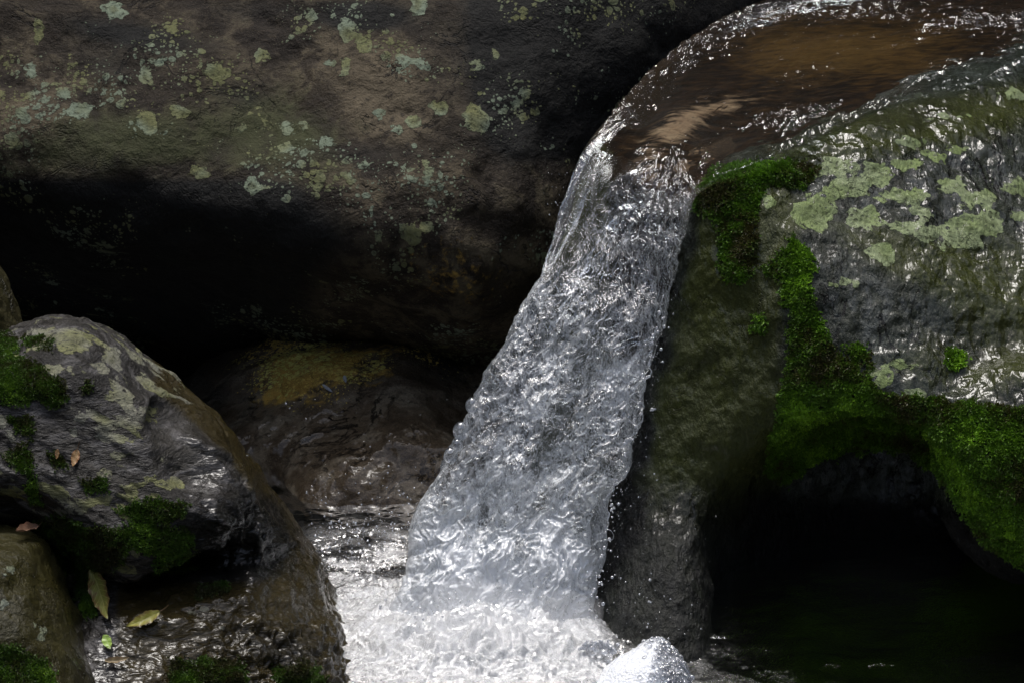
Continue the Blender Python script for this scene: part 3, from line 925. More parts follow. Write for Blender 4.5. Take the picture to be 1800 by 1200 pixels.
def water_body(r0, r1, step):
    """closed sheet of water between rows r0 and r1; returns verts, quads, attributes"""
    m = (_par >= r0 - 1e-6) & (_par <= r1 + 1e-6)
    O, I, fr, bk, fo, pr = OUTER[m], INNER[m], FRONT[m], BACK[m], FOAM[m], _par[m]
    C = (O + I) / 2
    L = np.concatenate([[0], np.cumsum(np.linalg.norm(np.diff(C, axis=0), axis=1))])
    ns = int(L[-1] / step)
    l = np.linspace(0, L[-1], ns)
    def rs(x):
        return np.stack([np.interp(l, L, x[:, k]) for k in range(x.shape[1])], 1) if x.ndim == 2 else np.interp(l, L, x)
    O, I, fr, bk, fo, pr = map(rs, (O, I, fr, bk, fo, pr))
    C = (O + I) / 2
    fl = np.gradient(C, axis=0)
    fl /= np.linalg.norm(fl, axis=1)[:, None]
    ac = I - O
    W = np.linalg.norm(ac, axis=1)
    ac = ac / W[:, None]
    nr = np.cross(ac, fl)
    nr /= np.linalg.norm(nr, axis=1)[:, None]
    nr *= np.sign((nr * (CAM - C)).sum(1))[:, None]
    nt = int(W.mean() / step)
    half = np.linspace(0, 1, nt)
    ang = np.concatenate([half * math.pi, math.pi + half[1:-1] * math.pi])
    tt = np.concatenate([half, half[::-1][1:-1]])                  # across position 0 outer .. 1 inner
    side = np.concatenate([np.ones(nt), -np.ones(nt - 2)])
    prof = np.sqrt(np.clip(1 - (2 * tt - 1) ** 2, 0, 1)) ** .7
    film = sstep(5.5, 7, pr)[:, None] * sstep(10.5, 9.8, pr)[:, None] * sstep(.06, -.06, tt[None] - np.interp(pr, [5.5, 6.5, 7, 8, 9, 9.8, 10.5], [.50, .44, .36, .22, .08, -.02, -.2])[:, None])
    thick = np.where(side[None] > 0, fr[:, None], bk[:, None]) * (1 - .85 * film)
    X = O[:, None] + (ac * W[:, None])[:, None] * tt[None, :, None] + nr[:, None] * (side[None] * prof[None] * thick)[..., None]
    across = W[:, None] * (tt[None] - .5) + 0 * l[:, None]
    al = l[:, None] + 0 * across
    return X, dict(across=across, along=al, side=side[None] + 0 * al, prof=prof[None] + 0 * al, pr=pr[:, None] + 0 * al, t=tt[None] + 0 * al, film=film, foam=fo[:, None] + 0 * al, nr=nr, W=W)

def grid_quads(ns, nt, wrap=True):
    i = np.arange(ns * nt).reshape(ns, nt)
    j = np.roll(i, -1, axis=1) if wrap else i[:, 1:]
    i0 = i if wrap else i[:, :-1]
    return np.stack([i0[:-1], j[:-1], j[1:], i0[1:]], -1).reshape(-1, 4)

def tube_quads(X, A):
    q = grid_quads(*X.shape[:2])
    k = (X.shape[0] // 2 - 1) * X.shape[1] + X.shape[1] // 4
    a, b, c = X.reshape(-1, 3)[q[k][:3]]
    if np.cross(b - a, c - a) @ A['nr'][X.shape[0] // 2] < 0:
        q = q[:, ::-1]
    return q

def build_water():
    # one continuous body of water, parted into stream and fall where it tips over the lip
    X, A = water_body(0, _n - 1, .0021)
    ns, nt = X.shape[:2]
    F = tube_quads(X, A)
    me = mesh_np('water', X.reshape(-1, 3), F)
    v, n = get_v(me)
    bpy.data.meshes.remove(me)
    A = {k: A[k].ravel() for k in ('across', 'along', 'side', 'prof', 't', 'pr', 'film', 'foam')}
    t, pr, front, film = A['t'], A['pr'], A['side'] > 0, A['film']
    q = np.stack([A['across'], A['along'], A['side'] * 3], 1)
    loose = sstep(7.2, 11, pr)
    fall = sstep(6.0, 7.6, pr)
    px, py, _ = proj(v)
    # stream: small ripples drawn out along the flow, busiest at both margins
    wx = q + .010 * np.stack([noise(q * 40), noise(q * 40 + 7), 0 * t], 1)
    rip = fbm(wx * np.array([92, 26, 1]), 3) * .0046 + ridged(wx * np.array([125, 26, 1]) + 4, 2) * .0016
    swell = fbm(wx * np.array([16, 7, 1]), 2) * .002
    gust = sstep(-.15, .35, fbm(q * np.array([9, 5, 1]) + 31, 3))
    busy = .10 + .95 * sstep(.34, .06, t) + .75 * sstep(.74, .95, t) * (.3 + .7 * gust) + .5 * gust * sstep(.4, .6, t) * sstep(3, 4.5, pr) + .9 * sstep(5.4, 6.4, pr) * sstep(.35, .6, t)
    busy = busy + .9 * blob(px, py, 1720, 35, 150, 34) + .6 * blob(px, py, 1480, 18, 160, 20) + .5 * gust * blob(px, py, 1370, 222, 110, 26, -14) + .5 * gust
    busy = busy * (1 - .75 * np.clip(blob(px, py, 1185, 225, 80, 45, -28), 0, 1))
    d_stream = (rip * busy + swell * (.25 + .5 * busy)) * np.clip(A['prof'] * 3, 0, 1)
    # fall: wrinkles near the lip turn into knots lower down
    wv = q + .016 * np.stack([fbm(q * 20, 2), fbm(q * 20 + 5, 2), 0 * t], 1) + .006 * np.stack([noise(q * 60 + 2), noise(q * 60 + 9), 0 * t], 1)
    w1 = fbm(wv * np.array([55, 16, 1]), 3)
    w2 = ridged(wv * np.array([110, 24, 1]), 2) - 1
    big = fbm(q * np.array([13, 8, 1]) + 3, 2)
    def knot(a, b_up, b_low, o):
        up_ = 1 - 2.4 * np.abs(noise(wv * np.array([a, b_up, 1]) + o))
        dn_ = 1 - 2.4 * np.abs(noise(wv * np.array([a, b_low, 1]) + o + 50))
        m_ = sstep(9.5, 13.5, pr)
        return up_ * (1 - m_) + dn_ * m_
    k1 = knot(44, 11, 20, 8)
    k2 = knot(108, 26, 56, 18)
    k3 = knot(215, 60, 125, 28)
    amp = .45 + .9 * sstep(-.5, .5, fbm(q * np.array([14, 6, 1]) + 61, 2))
    cord = 1 - 2.2 * np.abs(noise(wv * np.array([26, 5, 1]) + 71))
    d_fall = (1 - loose) * (w1 * .0055 + w2 * .0032) + loose * (big * .018 + cord * .006 + (.35 + .65 * sstep(.25, .75, A['prof'])) * amp * (k1 * .0058 + k2 * .0038 + k3 * .0021) + w1 * .002)
    # thin skin of water over the left shoulder of the lip: ropes of current at its edge
    rope = sstep(.45, .95, 1 - 2.0 * np.abs(noise(np.stack([t * 9 + .5 * noise(q * 9), A['along'] * 4, 0 * t], 1) + 3)))
    veil = sstep(.26, .10, t)
    d_film = rope * .0065 * veil + w1 * (.0003 + .0012 * veil)
    d = d_stream * (1 - fall) + d_fall * fall
    d = d * (1 - film) + d_film * film
    d = np.where(front, d, d * fall)
    v2 = v + n * d[:, None]
    patch = fbm(wv * np.array([16, 10, 1]) + 21, 4)
    foam = 1.0 * sstep(.42, .78, A['foam'] + .26 * patch) * loose + .05 * loose * (1 - film)
    foam = np.clip(np.where(front, foam, foam * .5), 0, 1)
    hole = np.clip(blob(px, py, 1095, 490, 60, 45) + .8 * blob(px, py, 1150, 385, 45, 40) + .5 * blob(px, py, 1010, 640, 30, 60), 0, 1)
    streak = sstep(-.5, .45, fbm(q * np.array([17, 4.5, 1]) + 44, 3))
    thread = np.where(front, (.25 + .95 * streak) * fall * (.25 + .75 * loose) * (1 - film * (1 - .3 * veil)) * (1 - hole), 0)
    gloss = fall * (1 - film) * (.015 + .09 * sstep(-.05, .5, fbm(wv * np.array([30, 14, 1]) + 81, 3))) + .06 * np.clip(busy - .15, 0, 1) * (1 - fall) + .07 * film * rope * veil
    cut = int(np.argmax(pr.reshape(ns, nt)[:, 0] >= LIP))
    wm = water_material('running water', bump=.5)
    made = []
    for name, r0, r1 in (('stream_water', 0, cut), ('waterfall', cut, ns - 1)):
        sl = slice(r0 * nt, (r1 + 1) * nt)
        m = mesh_np(name, v2[sl], F[r0 * nt:r1 * nt] - r0 * nt)
        for k, val in (('foam', foam), ('thread', thread), ('gloss', gloss), ('calm', np.clip(.6 * busy - .05, 0, 1) * (1 - fall) + fall * (1 - .9 * film * (1 - veil)))):
            attr(m, k, val[sl])
        made.append(obj(name, m, wm))
    tag(made[0], 'shallow clear stream sliding over brown rock toward the lip of the fall', 'stream', kind='structure')
    o = made[1]
    tag(o, 'clear glassy waterfall pouring over the rock lip into white foam', 'waterfall')
    # milky, air-filled water inside the clear skin
    X, A = water_body(7.2, _n - 1, .005)
    C = X.mean(1, keepdims=True)
    X = C + (X - C) * np.array([.90, .55, .9])
    me = mesh_np('aerated_core', X.reshape(-1, 3), tube_quads(X, A))
    v, n = get_v(me)
    q = np.stack([A['across'].ravel(), A['along'].ravel(), A['side'].ravel() * 2], 1)
    set_v(me, v + n * (fbm(q * np.array([28, 14, 1]), 3) * .010)[:, None])
    px, py, _ = proj(v)
    den = A['foam'].ravel() * (.36 + .6 * sstep(-.4, .4, fbm(q * np.array([15, 5, 1]) + 44, 3))) * (1 - A['film'].ravel()) - .5 * blob(px, py, 1095, 490, 60, 45) - .3 * blob(px, py, 1150, 385, 40, 40)
    attr(me, 'foam', np.clip(den, 0, 1.2))
    g = NT('aerated water')
    co = g.coord()
    a1 = g.noise(co, 24, 6, .65, 1.5)
    a2 = g.noise(co, 85, 4, .6, 2.0)
    m = g.math('ADD', g.attr('foam'), g.math('MULTIPLY', g.math('SUBTRACT', g.math('ADD', a1, g.math('MULTIPLY', a2, .6)), .8), 1.7))
    df = g.n('MixShader', i0=.35, i1=g.n('BsdfDiffuse', Color=(.86, .87, .90)), i2=g.n('BsdfTranslucent', Color=(.86, .87, .90)))
    g.put(g.out.inputs[0], g.n('MixShader', i0=g.step(m, .30, .62, 0, .9), i1=g.n('BsdfTransparent'), i2=df))
    obj('aerated_core', me, g.m, o)
    return o

def build_bed():
    """rock under the stream, its lip and the wall behind the fall"""
    base = [(PZ(2150, -140, .385), PZ(2150, 20, .385)), (PZ(1850, -90, .375), PZ(1800, 130, .366)), (PZ(1600, -60, .365), PZ(1570, 190, .350)), (PZ(1400, -25, .355), PZ(1430, 248, .335)),
            (PZ(1255, 30, .340), PZ(1330, 292, .322)), (PZ(1132, 122, .325), PZ(1262, 320, .300))]
    rows = []
    for k, (a, b) in enumerate(base):
        rows.append((a - np.array([0, 0, .026]), b - np.array([0, 0, .03])))
    rows += [(P(1066, 236, .30), P(1218, 358, .035)), (P(1018, 315, .27), P(1208, 412, .045)), (P(988, 400, .225), P(1200, 480, .07)),
             (P(966, 475, .20), P(1190, 560, .10)), (P(940, 560, .22), P(1180, 660, .12)), (P(930, 700, .26), P(1170, 800, .14)), (P(930, 900, .28), P(1170, 1000, .16)), (P(930, 1300, .3), P(1170, 1400, .18))]
    O = crow([r[0] for r in rows], 0)[::6]
    I = crow([r[1] for r in rows], 0)[::6]
    pr = np.linspace(0, len(rows) - 1, len(O))
    nt = 80
    t = np.linspace(-.25, 1.15, nt)
    tc = np.clip(t, .01, 1)
    X = O[:, None] * (1 - tc)[None, :, None] + I[:, None] * tc[None, :, None]
    # the sides fall away behind the rounded edges
    dn = np.where(t < .02, ((.02 - t) / .27) * .45, np.where(t > 1, ((t - 1) / .15) * .3, 0))
    X[..., 2] -= dn[None] * .5
    X[..., 1] += dn[None] * (.25 + .75 * sstep(3, 6, pr))[:, None]
    X[..., 0] += dn[None] * .12 * np.where(t < .5, 1, -1)[None]
    # the tan bump that carries the sheet over the lip, hollow right of it
    V = X.reshape(-1, 3)
    px, py, _ = proj(V)
    V[:, 2] += .018 * blob(px, py, 1190, 225, 70, 40, -25) - .018 * blob(px, py, 1250, 250, 80, 30, -15) - .012 * blob(px, py, 1130, 210, 30, 60, 30)
    V[:, 2] -= .012 * blob(px, py, 1330, 200, 120, 40, -10)
    tt_ = np.broadcast_to(t[None], X.shape[:2]).ravel()
    pp_ = np.broadcast_to(pr[:, None], X.shape[:2]).ravel()
    low = sstep(.80, 1, tt_) * sstep(3, 4.5, pp_) * sstep(9, 7.5, pp_)
    V[:, 2] -= .06 * low
    V[:, 1] += .05 * low
    me = subdivide(mesh_np('stream_bed', V, grid_quads(len(O), nt, False)[:, ::-1]), 1)
    v, n = get_v(me)
    set_v(me, v + n * (fbm(v * 12, 4) * .006)[:, None])
    px, py, _ = proj(v)
    g = NT('stream bed stone')
    co = g.coord()
    cs = g.coord((1, 2.5, 1), (0, 0, .5))
    n1, n2, n3 = g.noise(co, 7, 5, .6), g.noise(cs, 26, 5, .6), g.noise(co, 120, 4, .6)
    c = g.mix(g.step(n2, .4, .65), (0.008, 0.005, 0.003), (0.024, 0.013, 0.006))
    c = g.mix(g.step(g.math('ADD', g.attr('ochre'), g.math('MULTIPLY', g.math('SUBTRACT', n2, .5), 1.8)), .1, 1.3), c, g.mix(n1, (0.045, 0.022, 0.006), (0.085, 0.050, 0.014)))
    c = g.mix(g.step(g.math('ADD', g.attr('tan'), g.math('MULTIPLY', g.math('SUBTRACT', n2, .5), 1.7)), .25, .9), c, g.mix(n2, (0.15, 0.075, 0.040), (0.27, 0.21, 0.13)))
    c = g.mix(g.step(g.math('ADD', g.attr('film'), g.math('MULTIPLY', g.math('SUBTRACT', n2, .5), .8)), .3, .8), c, g.mix(n3, (0.03, 0.036, 0.012), (0.06, 0.055, 0.02)))
    c = g.mix(g.step(n3, .55, .7, 0, .6), c, (0.012, 0.008, 0.006))
    g.put(g.out.inputs[0], g.n('BsdfPrincipled', Base_Color=c, Roughness=.9, Specular_IOR_Level=.06, Normal=g.bump(g.math('ADD', n2, g.math('MULTIPLY', n3, .3)), .5, .006)))
    attr(me, 'ochre', blob(px, py, 1500, 90, 190, 55, 6) * 1.0 + .5 * blob(px, py, 1370, 110, 80, 50) + .3 * blob(px, py, 1650, 60, 120, 40))
    attr(me, 'tan', .95 * blob(px, py, 1195, 222, 62, 22, -28) + .55 * blob(px, py, 1280, 185, 60, 14, -12) + .4 * blob(px, py, 1140, 300, 40, 40))
    attr(me, 'film', sstep(1110, 1040, px) * sstep(230, 280, py))
    tag(obj('stream_bed', me, g.m), kind='structure')

def build_pool():
    n = 460
    xs = np.concatenate([np.linspace(-1.3, -.5, 60), np.linspace(-.49, .32, 330), np.linspace(.33, 1.35, 80)])
    ys = np.concatenate([np.linspace(-1.6, -.66, 60), np.linspace(-.65, .25, 360), np.linspace(.26, .75, 40)])
    GX, GY = np.meshgrid(xs, ys, indexing='ij')
    V = np.stack([GX, GY, np.full_like(GX, -.42)], -1).reshape(-1, 3)
    px, py, _ = proj(V)
    base_c = P(840, 1150, -.36)
    dx, dy = V[:, 0] - base_c[0], V[:, 1] - base_c[1]
    r = np.sqrt((dx / 1.15) ** 2 + dy ** 2)
    mound = np.exp(-(r / .20) ** 2)
    leftz = blob(px, py, 650, 1020, 120, 110)
    w = V.copy()
    w[:, :2] += .03 * np.stack([noise(V * 14), noise(V * 14 + 4)], 1)
    tur = fbm(w * 24, 4) * .010 + ridged(w * 46, 3) * .0035
    kw = w + .012 * np.stack([fbm(w * 26, 2), fbm(w * 26 + 5, 2), 0 * r], 1)
    knots = .0060 * (1 - 2.4 * np.abs(noise(kw * np.array([34, 34, 1])))) + .0034 * (1 - 2.4 * np.abs(noise(kw * np.array([80, 80, 1]) + 7))) + .002 * noise(kw * np.array([150, 150, 1]))
    V[:, 2] += .6 * knots * np.clip(mound * 1.5 + .7 * leftz, 0, 1)
    V[:, 2] += mound * (.05 + tur * 1.8) + (leftz * .8) * tur * .8 + fbm(w * 9, 3) * .004
    f1, f2 = worley(w * np.array([90, 90, 90]))
    V[:, 2] += (.3 - f1) * .004 * np.clip(leftz + mound, 0, 1)
    me = mesh_np('pool', V, grid_quads(len(xs), len(ys), False))
    streak = fbm(w * np.array([9, 22, 1]) + 3, 4)
    foam = (.86 + .22 * streak) * np.exp(-(r / .27) ** 4) + .50 * leftz * (.8 + 1.1 * streak)
    foam *= sstep(905, 950, py) * sstep(1120, 1020, px + 70 * fbm(w * 12, 3))
    foam -= .5 * blob(px, py, 630, 975, 60, 14, 8) + .4 * blob(px, py, 690, 1010, 40, 10, 5)
    attr(me, 'foam', np.clip(foam, 0, 1))
    attr(me, 'calm', np.clip(.12 + .30 * sstep(1150, 1250, px) + foam * 1.5, 0, 1))
    attr(me, 'gloss', .10 * np.clip(foam * 2, 0, 1))
    attr(me, 'thread', .5 * np.clip(mound * 1.5, 0, 1) + .35 * leftz)
    wm = water_material('pool water', tint=(.45, .5, .52), bump=.6, foam_col=(.92, .935, .95), scale=1.4)
    tag(obj('pool_water', me, wm), 'white churning plunge pool at the foot of the fall, dark at its edges', 'pool', kind='structure')

# ------------------------------------------------------------------ small things
def ico(sub=1):
    import bmesh
    bm = bmesh.new()
    bmesh.ops.create_icosphere(bm, subdivisions=sub, radius=1)
    v = np.array([x.co[:] for x in bm.verts])
    bm.verts.index_update()
    f = np.array([[x.index for x in q.verts] for q in bm.faces])
    bm.free()
    return v, f

def balls(name, C, R, sub=1, stretch=None):
    v, f = ico(sub)
    C, R = np.asarray(C), np.asarray(R)
    S = np.ones((len(R), 3)) if stretch is None else stretch
    V = (C[:, None] + v[None] * R[:, None, None] * S[:, None]).reshape(-1, 3)
    F = (f[None] + (np.arange(len(C)) * len(v))[:, None, None]).reshape(-1, 3)
    return mesh_np(name, V, F)

def clear_material(name, gloss=.15, frost=0.0):
    g = NT(name)
    a = g.n('BsdfGlass', Color=(.97, .98, 1), Roughness=0.0, IOR=1.33)
    m = g.n('MixShader', i0=gloss, i1=a, i2=g.n('BsdfGlossy', Color=(1, 1, 1), Roughness=0.02))
    m = g.n('MixShader', i0=frost, i1=m, i2=g.n('BsdfDiffuse', Color=(.85, .88, .92)))
    g.put(g.out.inputs[0], m)
    return g.m

def tube(path, rad, k=6):
    path = np.asarray(path)
    t = np.gradient(path, axis=0)
    t /= np.linalg.norm(t, axis=1)[:, None] + 1e-9
    a = np.cross(t, np.array([.3, .9, .2]))
    a /= np.linalg.norm(a, axis=1)[:, None] + 1e-9
    b = np.cross(t, a)
    th = np.linspace(0, 2 * math.pi, k, endpoint=False)
    V = path[:, None] + (a[:, None] * np.cos(th)[None, :, None] + b[:, None] * np.sin(th)[None, :, None]) * np.asarray(rad)[:, None, None]
    return V.reshape(-1, 3), grid_quads(len(path), k)

def build_lace(fall):
    """beaded threads and rings thrown off the right margin of the fall"""
    VV, FF, base = [], [], 0
    def add(path, rad):
        nonlocal base
        v, f = tube(path, rad)
        VV.append(v)
        FF.append(f + base)
        base += len(v)
    edge = [(1183, 480), (1165, 540), (1143, 600), (1130, 670), (1120, 720), (1100, 780), (1083, 830), (1066, 890), (1062, 950), (1052, 1000), (1035, 1060)]
    ex, ey = [e[0] for e in edge], [e[1] for e in edge]
    def inner(y):
        return np.interp(y, ey, ex)
    for y0, y1, off, amp in ((580, 700, 5, 9), (700, 800, 10, 11), (840, 930, 2, 9)):
        yy = np.arange(y0, y1, 1.5)
        ph = rng.random() * 9
        nz = fbm(np.stack([yy * .035 + ph * 7, yy * 0, yy * 0], 1), 3)
        w = np.sin(np.linspace(0, math.pi, len(yy))) ** .6
        xx = inner(yy) + off * w + amp * nz * w * 1.6
        dep = np.interp(yy, [480, 1060], [-.06, -.30])
        add(np.array([P(x, y, d) for x, y, d in zip(xx, yy, dep)]), 0.0008 + .0012 * np.clip(noise(np.stack([yy * .09, yy * 0 + ph, yy * 0], 1)) + .3, 0, 1))
    for _ in range(3):
        y = rng.uniform(600, 1030)
        c = P(inner(y) + rng.uniform(-14, 12), y, np.interp(y, [480, 1060], [-.09, -.33]))
        th = np.linspace(0, 2 * math.pi, 28)
        ra, rb = rng.uniform(.004, .012), rng.uniform(.006, .024)
        wob = 1 + .28 * np.sin(2 * th + rng.random() * 6) + .2 * np.sin(3 * th + rng.random() * 6)
        add(c + np.stack([np.cos(th) * ra * wob, .3 * np.sin(th) * ra, np.sin(th) * rb * wob], 1), np.full(28, rng.uniform(.0006, .0012)))
    me = mesh_np('splash_lace', np.concatenate(VV), np.concatenate(FF))
    obj('splash_lace', me, clear_material('lace water', .3, .15), fall)
    # swollen bubbles riding on the left margin
    spots = [(826, 712, .012), (806, 757, .014), (800, 782, .010), (845, 690, .009), (788, 800, .012), (760, 880, .010), (748, 905, .009), (738, 960, .008), (905, 605, .008)]
    for x, y, r in spots:
        c = P(x + 4, y, np.interp(y, [600, 1000], [-.03, -.23]))
        me = balls('bubble', [c], [r], 3, np.array([[1, 1, 1.25]]))
        obj('bubble', me, bpy.data.materials['running water'] if False else clear_material('bubble water', .12), fall)

def build_spray():
    C, R = [], []
    def put(n, fx, fy, fd, r0, r1):
        for _ in range(n):
            x, y = fx(), fy()
            C.append(P(x, y, fd(x, y)))
            R.append(r0 + (r1 - r0) * rng.random() ** 3)
    u = rng.uniform
    put(170, lambda: u(540, 760), lambda: 930 - abs(rng.normal()) * 55, lambda x, y: u(-.1, .25), .0006, .0022)
    put(260, lambda: u(550, 730), lambda: u(915, 1010), lambda x, y: u(-.1, .12), .0008, .0024)
    put(40, lambda: u(430, 800), lambda: u(700, 900), lambda x, y: u(-.2, .2), .0006, .0018)
    put(60, lambda: u(1020, 1180), lambda: u(1000, 1150), lambda x, y: u(-.46, -.34), .0007, .0024)
    put(40, lambda: u(1060, 1260), lambda: u(900, 1190), lambda x, y: u(-.5, -.4), .0006, .0016)
    put(60, lambda: u(955, 1010), lambda: u(300, 520), lambda x, y: u(.05, .2), .0006, .0016)
    put(60, lambda: u(1090, 1160), lambda: u(600, 900), lambda x, y: u(-.25, -.1), .0007, .0022)
    ed = [(480, 1183), (600, 1146), (720, 1122), (830, 1086), (950, 1064), (1060, 1038)]
    def edge_x(y):
        return np.interp(y, [e[0] for e in ed], [e[1] for e in ed])
    for _ in range(260):
        y = u(520, 1090)
        x = edge_x(y) + abs(rng.normal()) * 14 - 6
        C.append(P(x, y, np.interp(y, [480, 1060], [-.08, -.33]) + u(-.03, .03)))
        R.append(.0007 + .0028 * rng.random() ** 3)
    put(240, lambda: u(640, 1060), lambda: 1090 - abs(rng.normal()) * 50, lambda x, y: u(-.50, -.36), .0007, .0026)
    me = balls('spray', np.array(C), np.array(R), 2)
    tag(obj('spray_droplets', me, clear_material('droplet', .25, .25)), 'fine droplets thrown up beside the foot of the waterfall', kind='stuff')

def build_foam_mound():
    A = smooth_poly([(1015, 1260), (1045, 1195), (1075, 1158), (1112, 1140), (1142, 1124), (1160, 1118), (1180, 1135), (1200, 1165), (1212, 1190), (1220, 1290), (1100, 1330)], 2)
    c = P(1120, 1180, -.56)
    me = rock_mesh('foam_mound', lambda p: pillow(p, A, c, (0, -.75, .65), .06, .08), (.05, -.85, -.75), (.42, -.3, -.3), .008, 2,
                   lambda v, n: fbm(v * 24, 2) * .003 + (.35 - worley(v * 200)[0]) * .0012)
    g = NT('foam bubbles')
    co = g.coord()
    vo = g.t.nodes.new('ShaderNodeTexVoronoi')
    g.put(vo.inputs['Vector'], co)
    vo.inputs['Scale'].default_value = 230
    d = vo.outputs['Distance']
    b = g.bump(d, .6, .003)
    b.node.invert = True
    col = g.mix(g.step(d, .35, .75), (.90, .92, .95), (.74, .77, .83))
    bs = g.n('BsdfPrincipled', Base_Color=col, Roughness=.15, Normal=b)
    bs.node.inputs['Subsurface Weight'].default_value = .6
    bs.node.inputs['Subsurface Radius'].default_value = (.01, .01, .01)
    g.put(g.out.inputs[0], bs)
    o = obj('foam_mound', me, g.m)
    tag(o, 'white mound of froth with clear bubbles on dark water right of the fall', 'foam')
    # larger clear bubbles along its right shoulder
    C, R = [], []
    v, n = get_v(me)
    px, py, _ = proj(v)
    w = sstep(1130, 1185, px) * (py < 1205) * facing(v, n)
    pick = rng.choice(len(v), 260, p=w / w.sum())
    for i in pick:
        C.append(v[i] + n[i] * rng.uniform(0, .002))
        R.append(rng.uniform(.0022, .0052))
    for k in range(9):
        C.append(P(1196 + k * 2.2, 1163 + k * 3.2, -.56))
        R.append(.004 - k * .0001)
    C.append(P(1216, 1190, -.56)); R.append(.0055)
    me2 = balls('bubbles', np.array(C), np.array(R), 2)
    b = obj('bubbles', me2, clear_material('clear bubble', .2, .06), o)
    b['kind'] = 'stuff'
    VV, FF, base = [], [], 0
    w2 = sstep(1115, 1185, px) * (py < 1215) * facing(v, n)
    th = np.linspace(0, 2 * math.pi, 15)
    for i in rng.choice(len(v), 150, p=w2 / w2.sum()):
        a = np.cross(n[i], rng.normal(size=3))
        a /= np.linalg.norm(a)
        b_ = np.cross(n[i], a)
        rr = rng.uniform(.0028, .0065)
        tv, tf = tube(v[i] + n[i] * .001 + np.outer(np.cos(th), a) * rr + np.outer(np.sin(th), b_) * rr * rng.uniform(.7, 1.1), np.full(15, .0007), 5)
        VV.append(tv)
        FF.append(tf + base)
        base += len(tv)
    obj('bubble_net', mesh_np('bubble_net', np.concatenate(VV), np.concatenate(FF)), clear_material('bubble film', .3, .35), o)
    for x, y, r in ((1062, 1152, .015), (1040, 1142, .010), (1078, 1143, .006), (1050, 1165, .008)):
        me3 = balls('bubble', [P(x, y, -.45)], [r], 3)
        obj('bubble', me3, clear_material('clear bubble', .10, .05), o)
    C, R = [], []
    for k in range(90):
        t = rng.random()
        C.append(P(1020 + 65 * t + rng.normal() * 4, 1137 - 10 * math.sin(t * 3.1) + rng.normal() * 4 + 8 * t, -.45))
        R.append(rng.uniform(.0015, .0035))
    obj('froth_rim', balls('froth_rim', np.array(C), np.array(R), 2), clear_material('froth', .2, .3), o)['kind'] = 'stuff'

def build_mist():
    g = NT('mist')
    g.put(g.out.inputs[1], g.n('VolumePrincipled', Color=(.95, .96, .98), Density=4.0, Anisotropy=.2))
    v, f = ico(4)
    for name, x, y, d, r in (('mist', 850, 1095, -.42, (.20, .06, .075)),):
        V = P(x, y, d) + v * np.array(r)
        n = v
        V = V + n * (fbm(V * 9, 3) * .03)[:, None]
        tag(obj(name, mesh_np(name, V, f), g.m), 'soft white plume of mist hanging over the foot of the waterfall', kind='stuff')

def surface_point(o, x, y):
    if o.name not in _SP:
        v, n = get_v(o.data)
        px, py, dep = proj(v)
        m = facing(v, n)
        _SP[o.name] = (v[m], n[m], px[m], py[m], dep[m])
    v, n, px, py, dep = _SP[o.name]
    d = np.hypot(px - x, py - y)
    near = np.where(d < max(8, d.min() + 3))[0]
    i = near[np.argmin(dep[near])]
    return v[i], n[i]
_SP = {}

def leaf_material(name, mid, rim, vein, back):
    g = NT(name)
    u, w = g.attr('u'), g.attr('w')
    co = g.coord()
    nz = g.noise(co, 140, 4, .6)
    side = g.math('ABSOLUTE', w)
    c = g.mix(g.step(g.math('ADD', side, g.math('MULTIPLY', g.math('SUBTRACT', nz, .5), 1.2)), .45, 1.0), mid, rim)
    c = g.mix(g.step(g.noise(co, 60, 3, .6), .58, .7), c, back)
    vs = g.math('ABSOLUTE', g.math('SUBTRACT', g.math('FRACT', g.math('SUBTRACT', g.math('MULTIPLY', u, 9.0), g.math('MULTIPLY', side, 1.6))), .5))
    vm = g.math('MAXIMUM', g.step(vs, .10, .02), g.step(side, .07, .03))
    c = g.mix(g.math('MULTIPLY', vm, .7), c, vein)
    b = g.bump(vm, .5, .001)
    bs = g.n('BsdfPrincipled', Base_Color=c, Roughness=.32, Normal=b)
    tr = g.n('BsdfTranslucent', Color=c)
    g.put(g.out.inputs[0], g.n('MixShader', i0=.2, i1=bs, i2=tr))
    return g.m

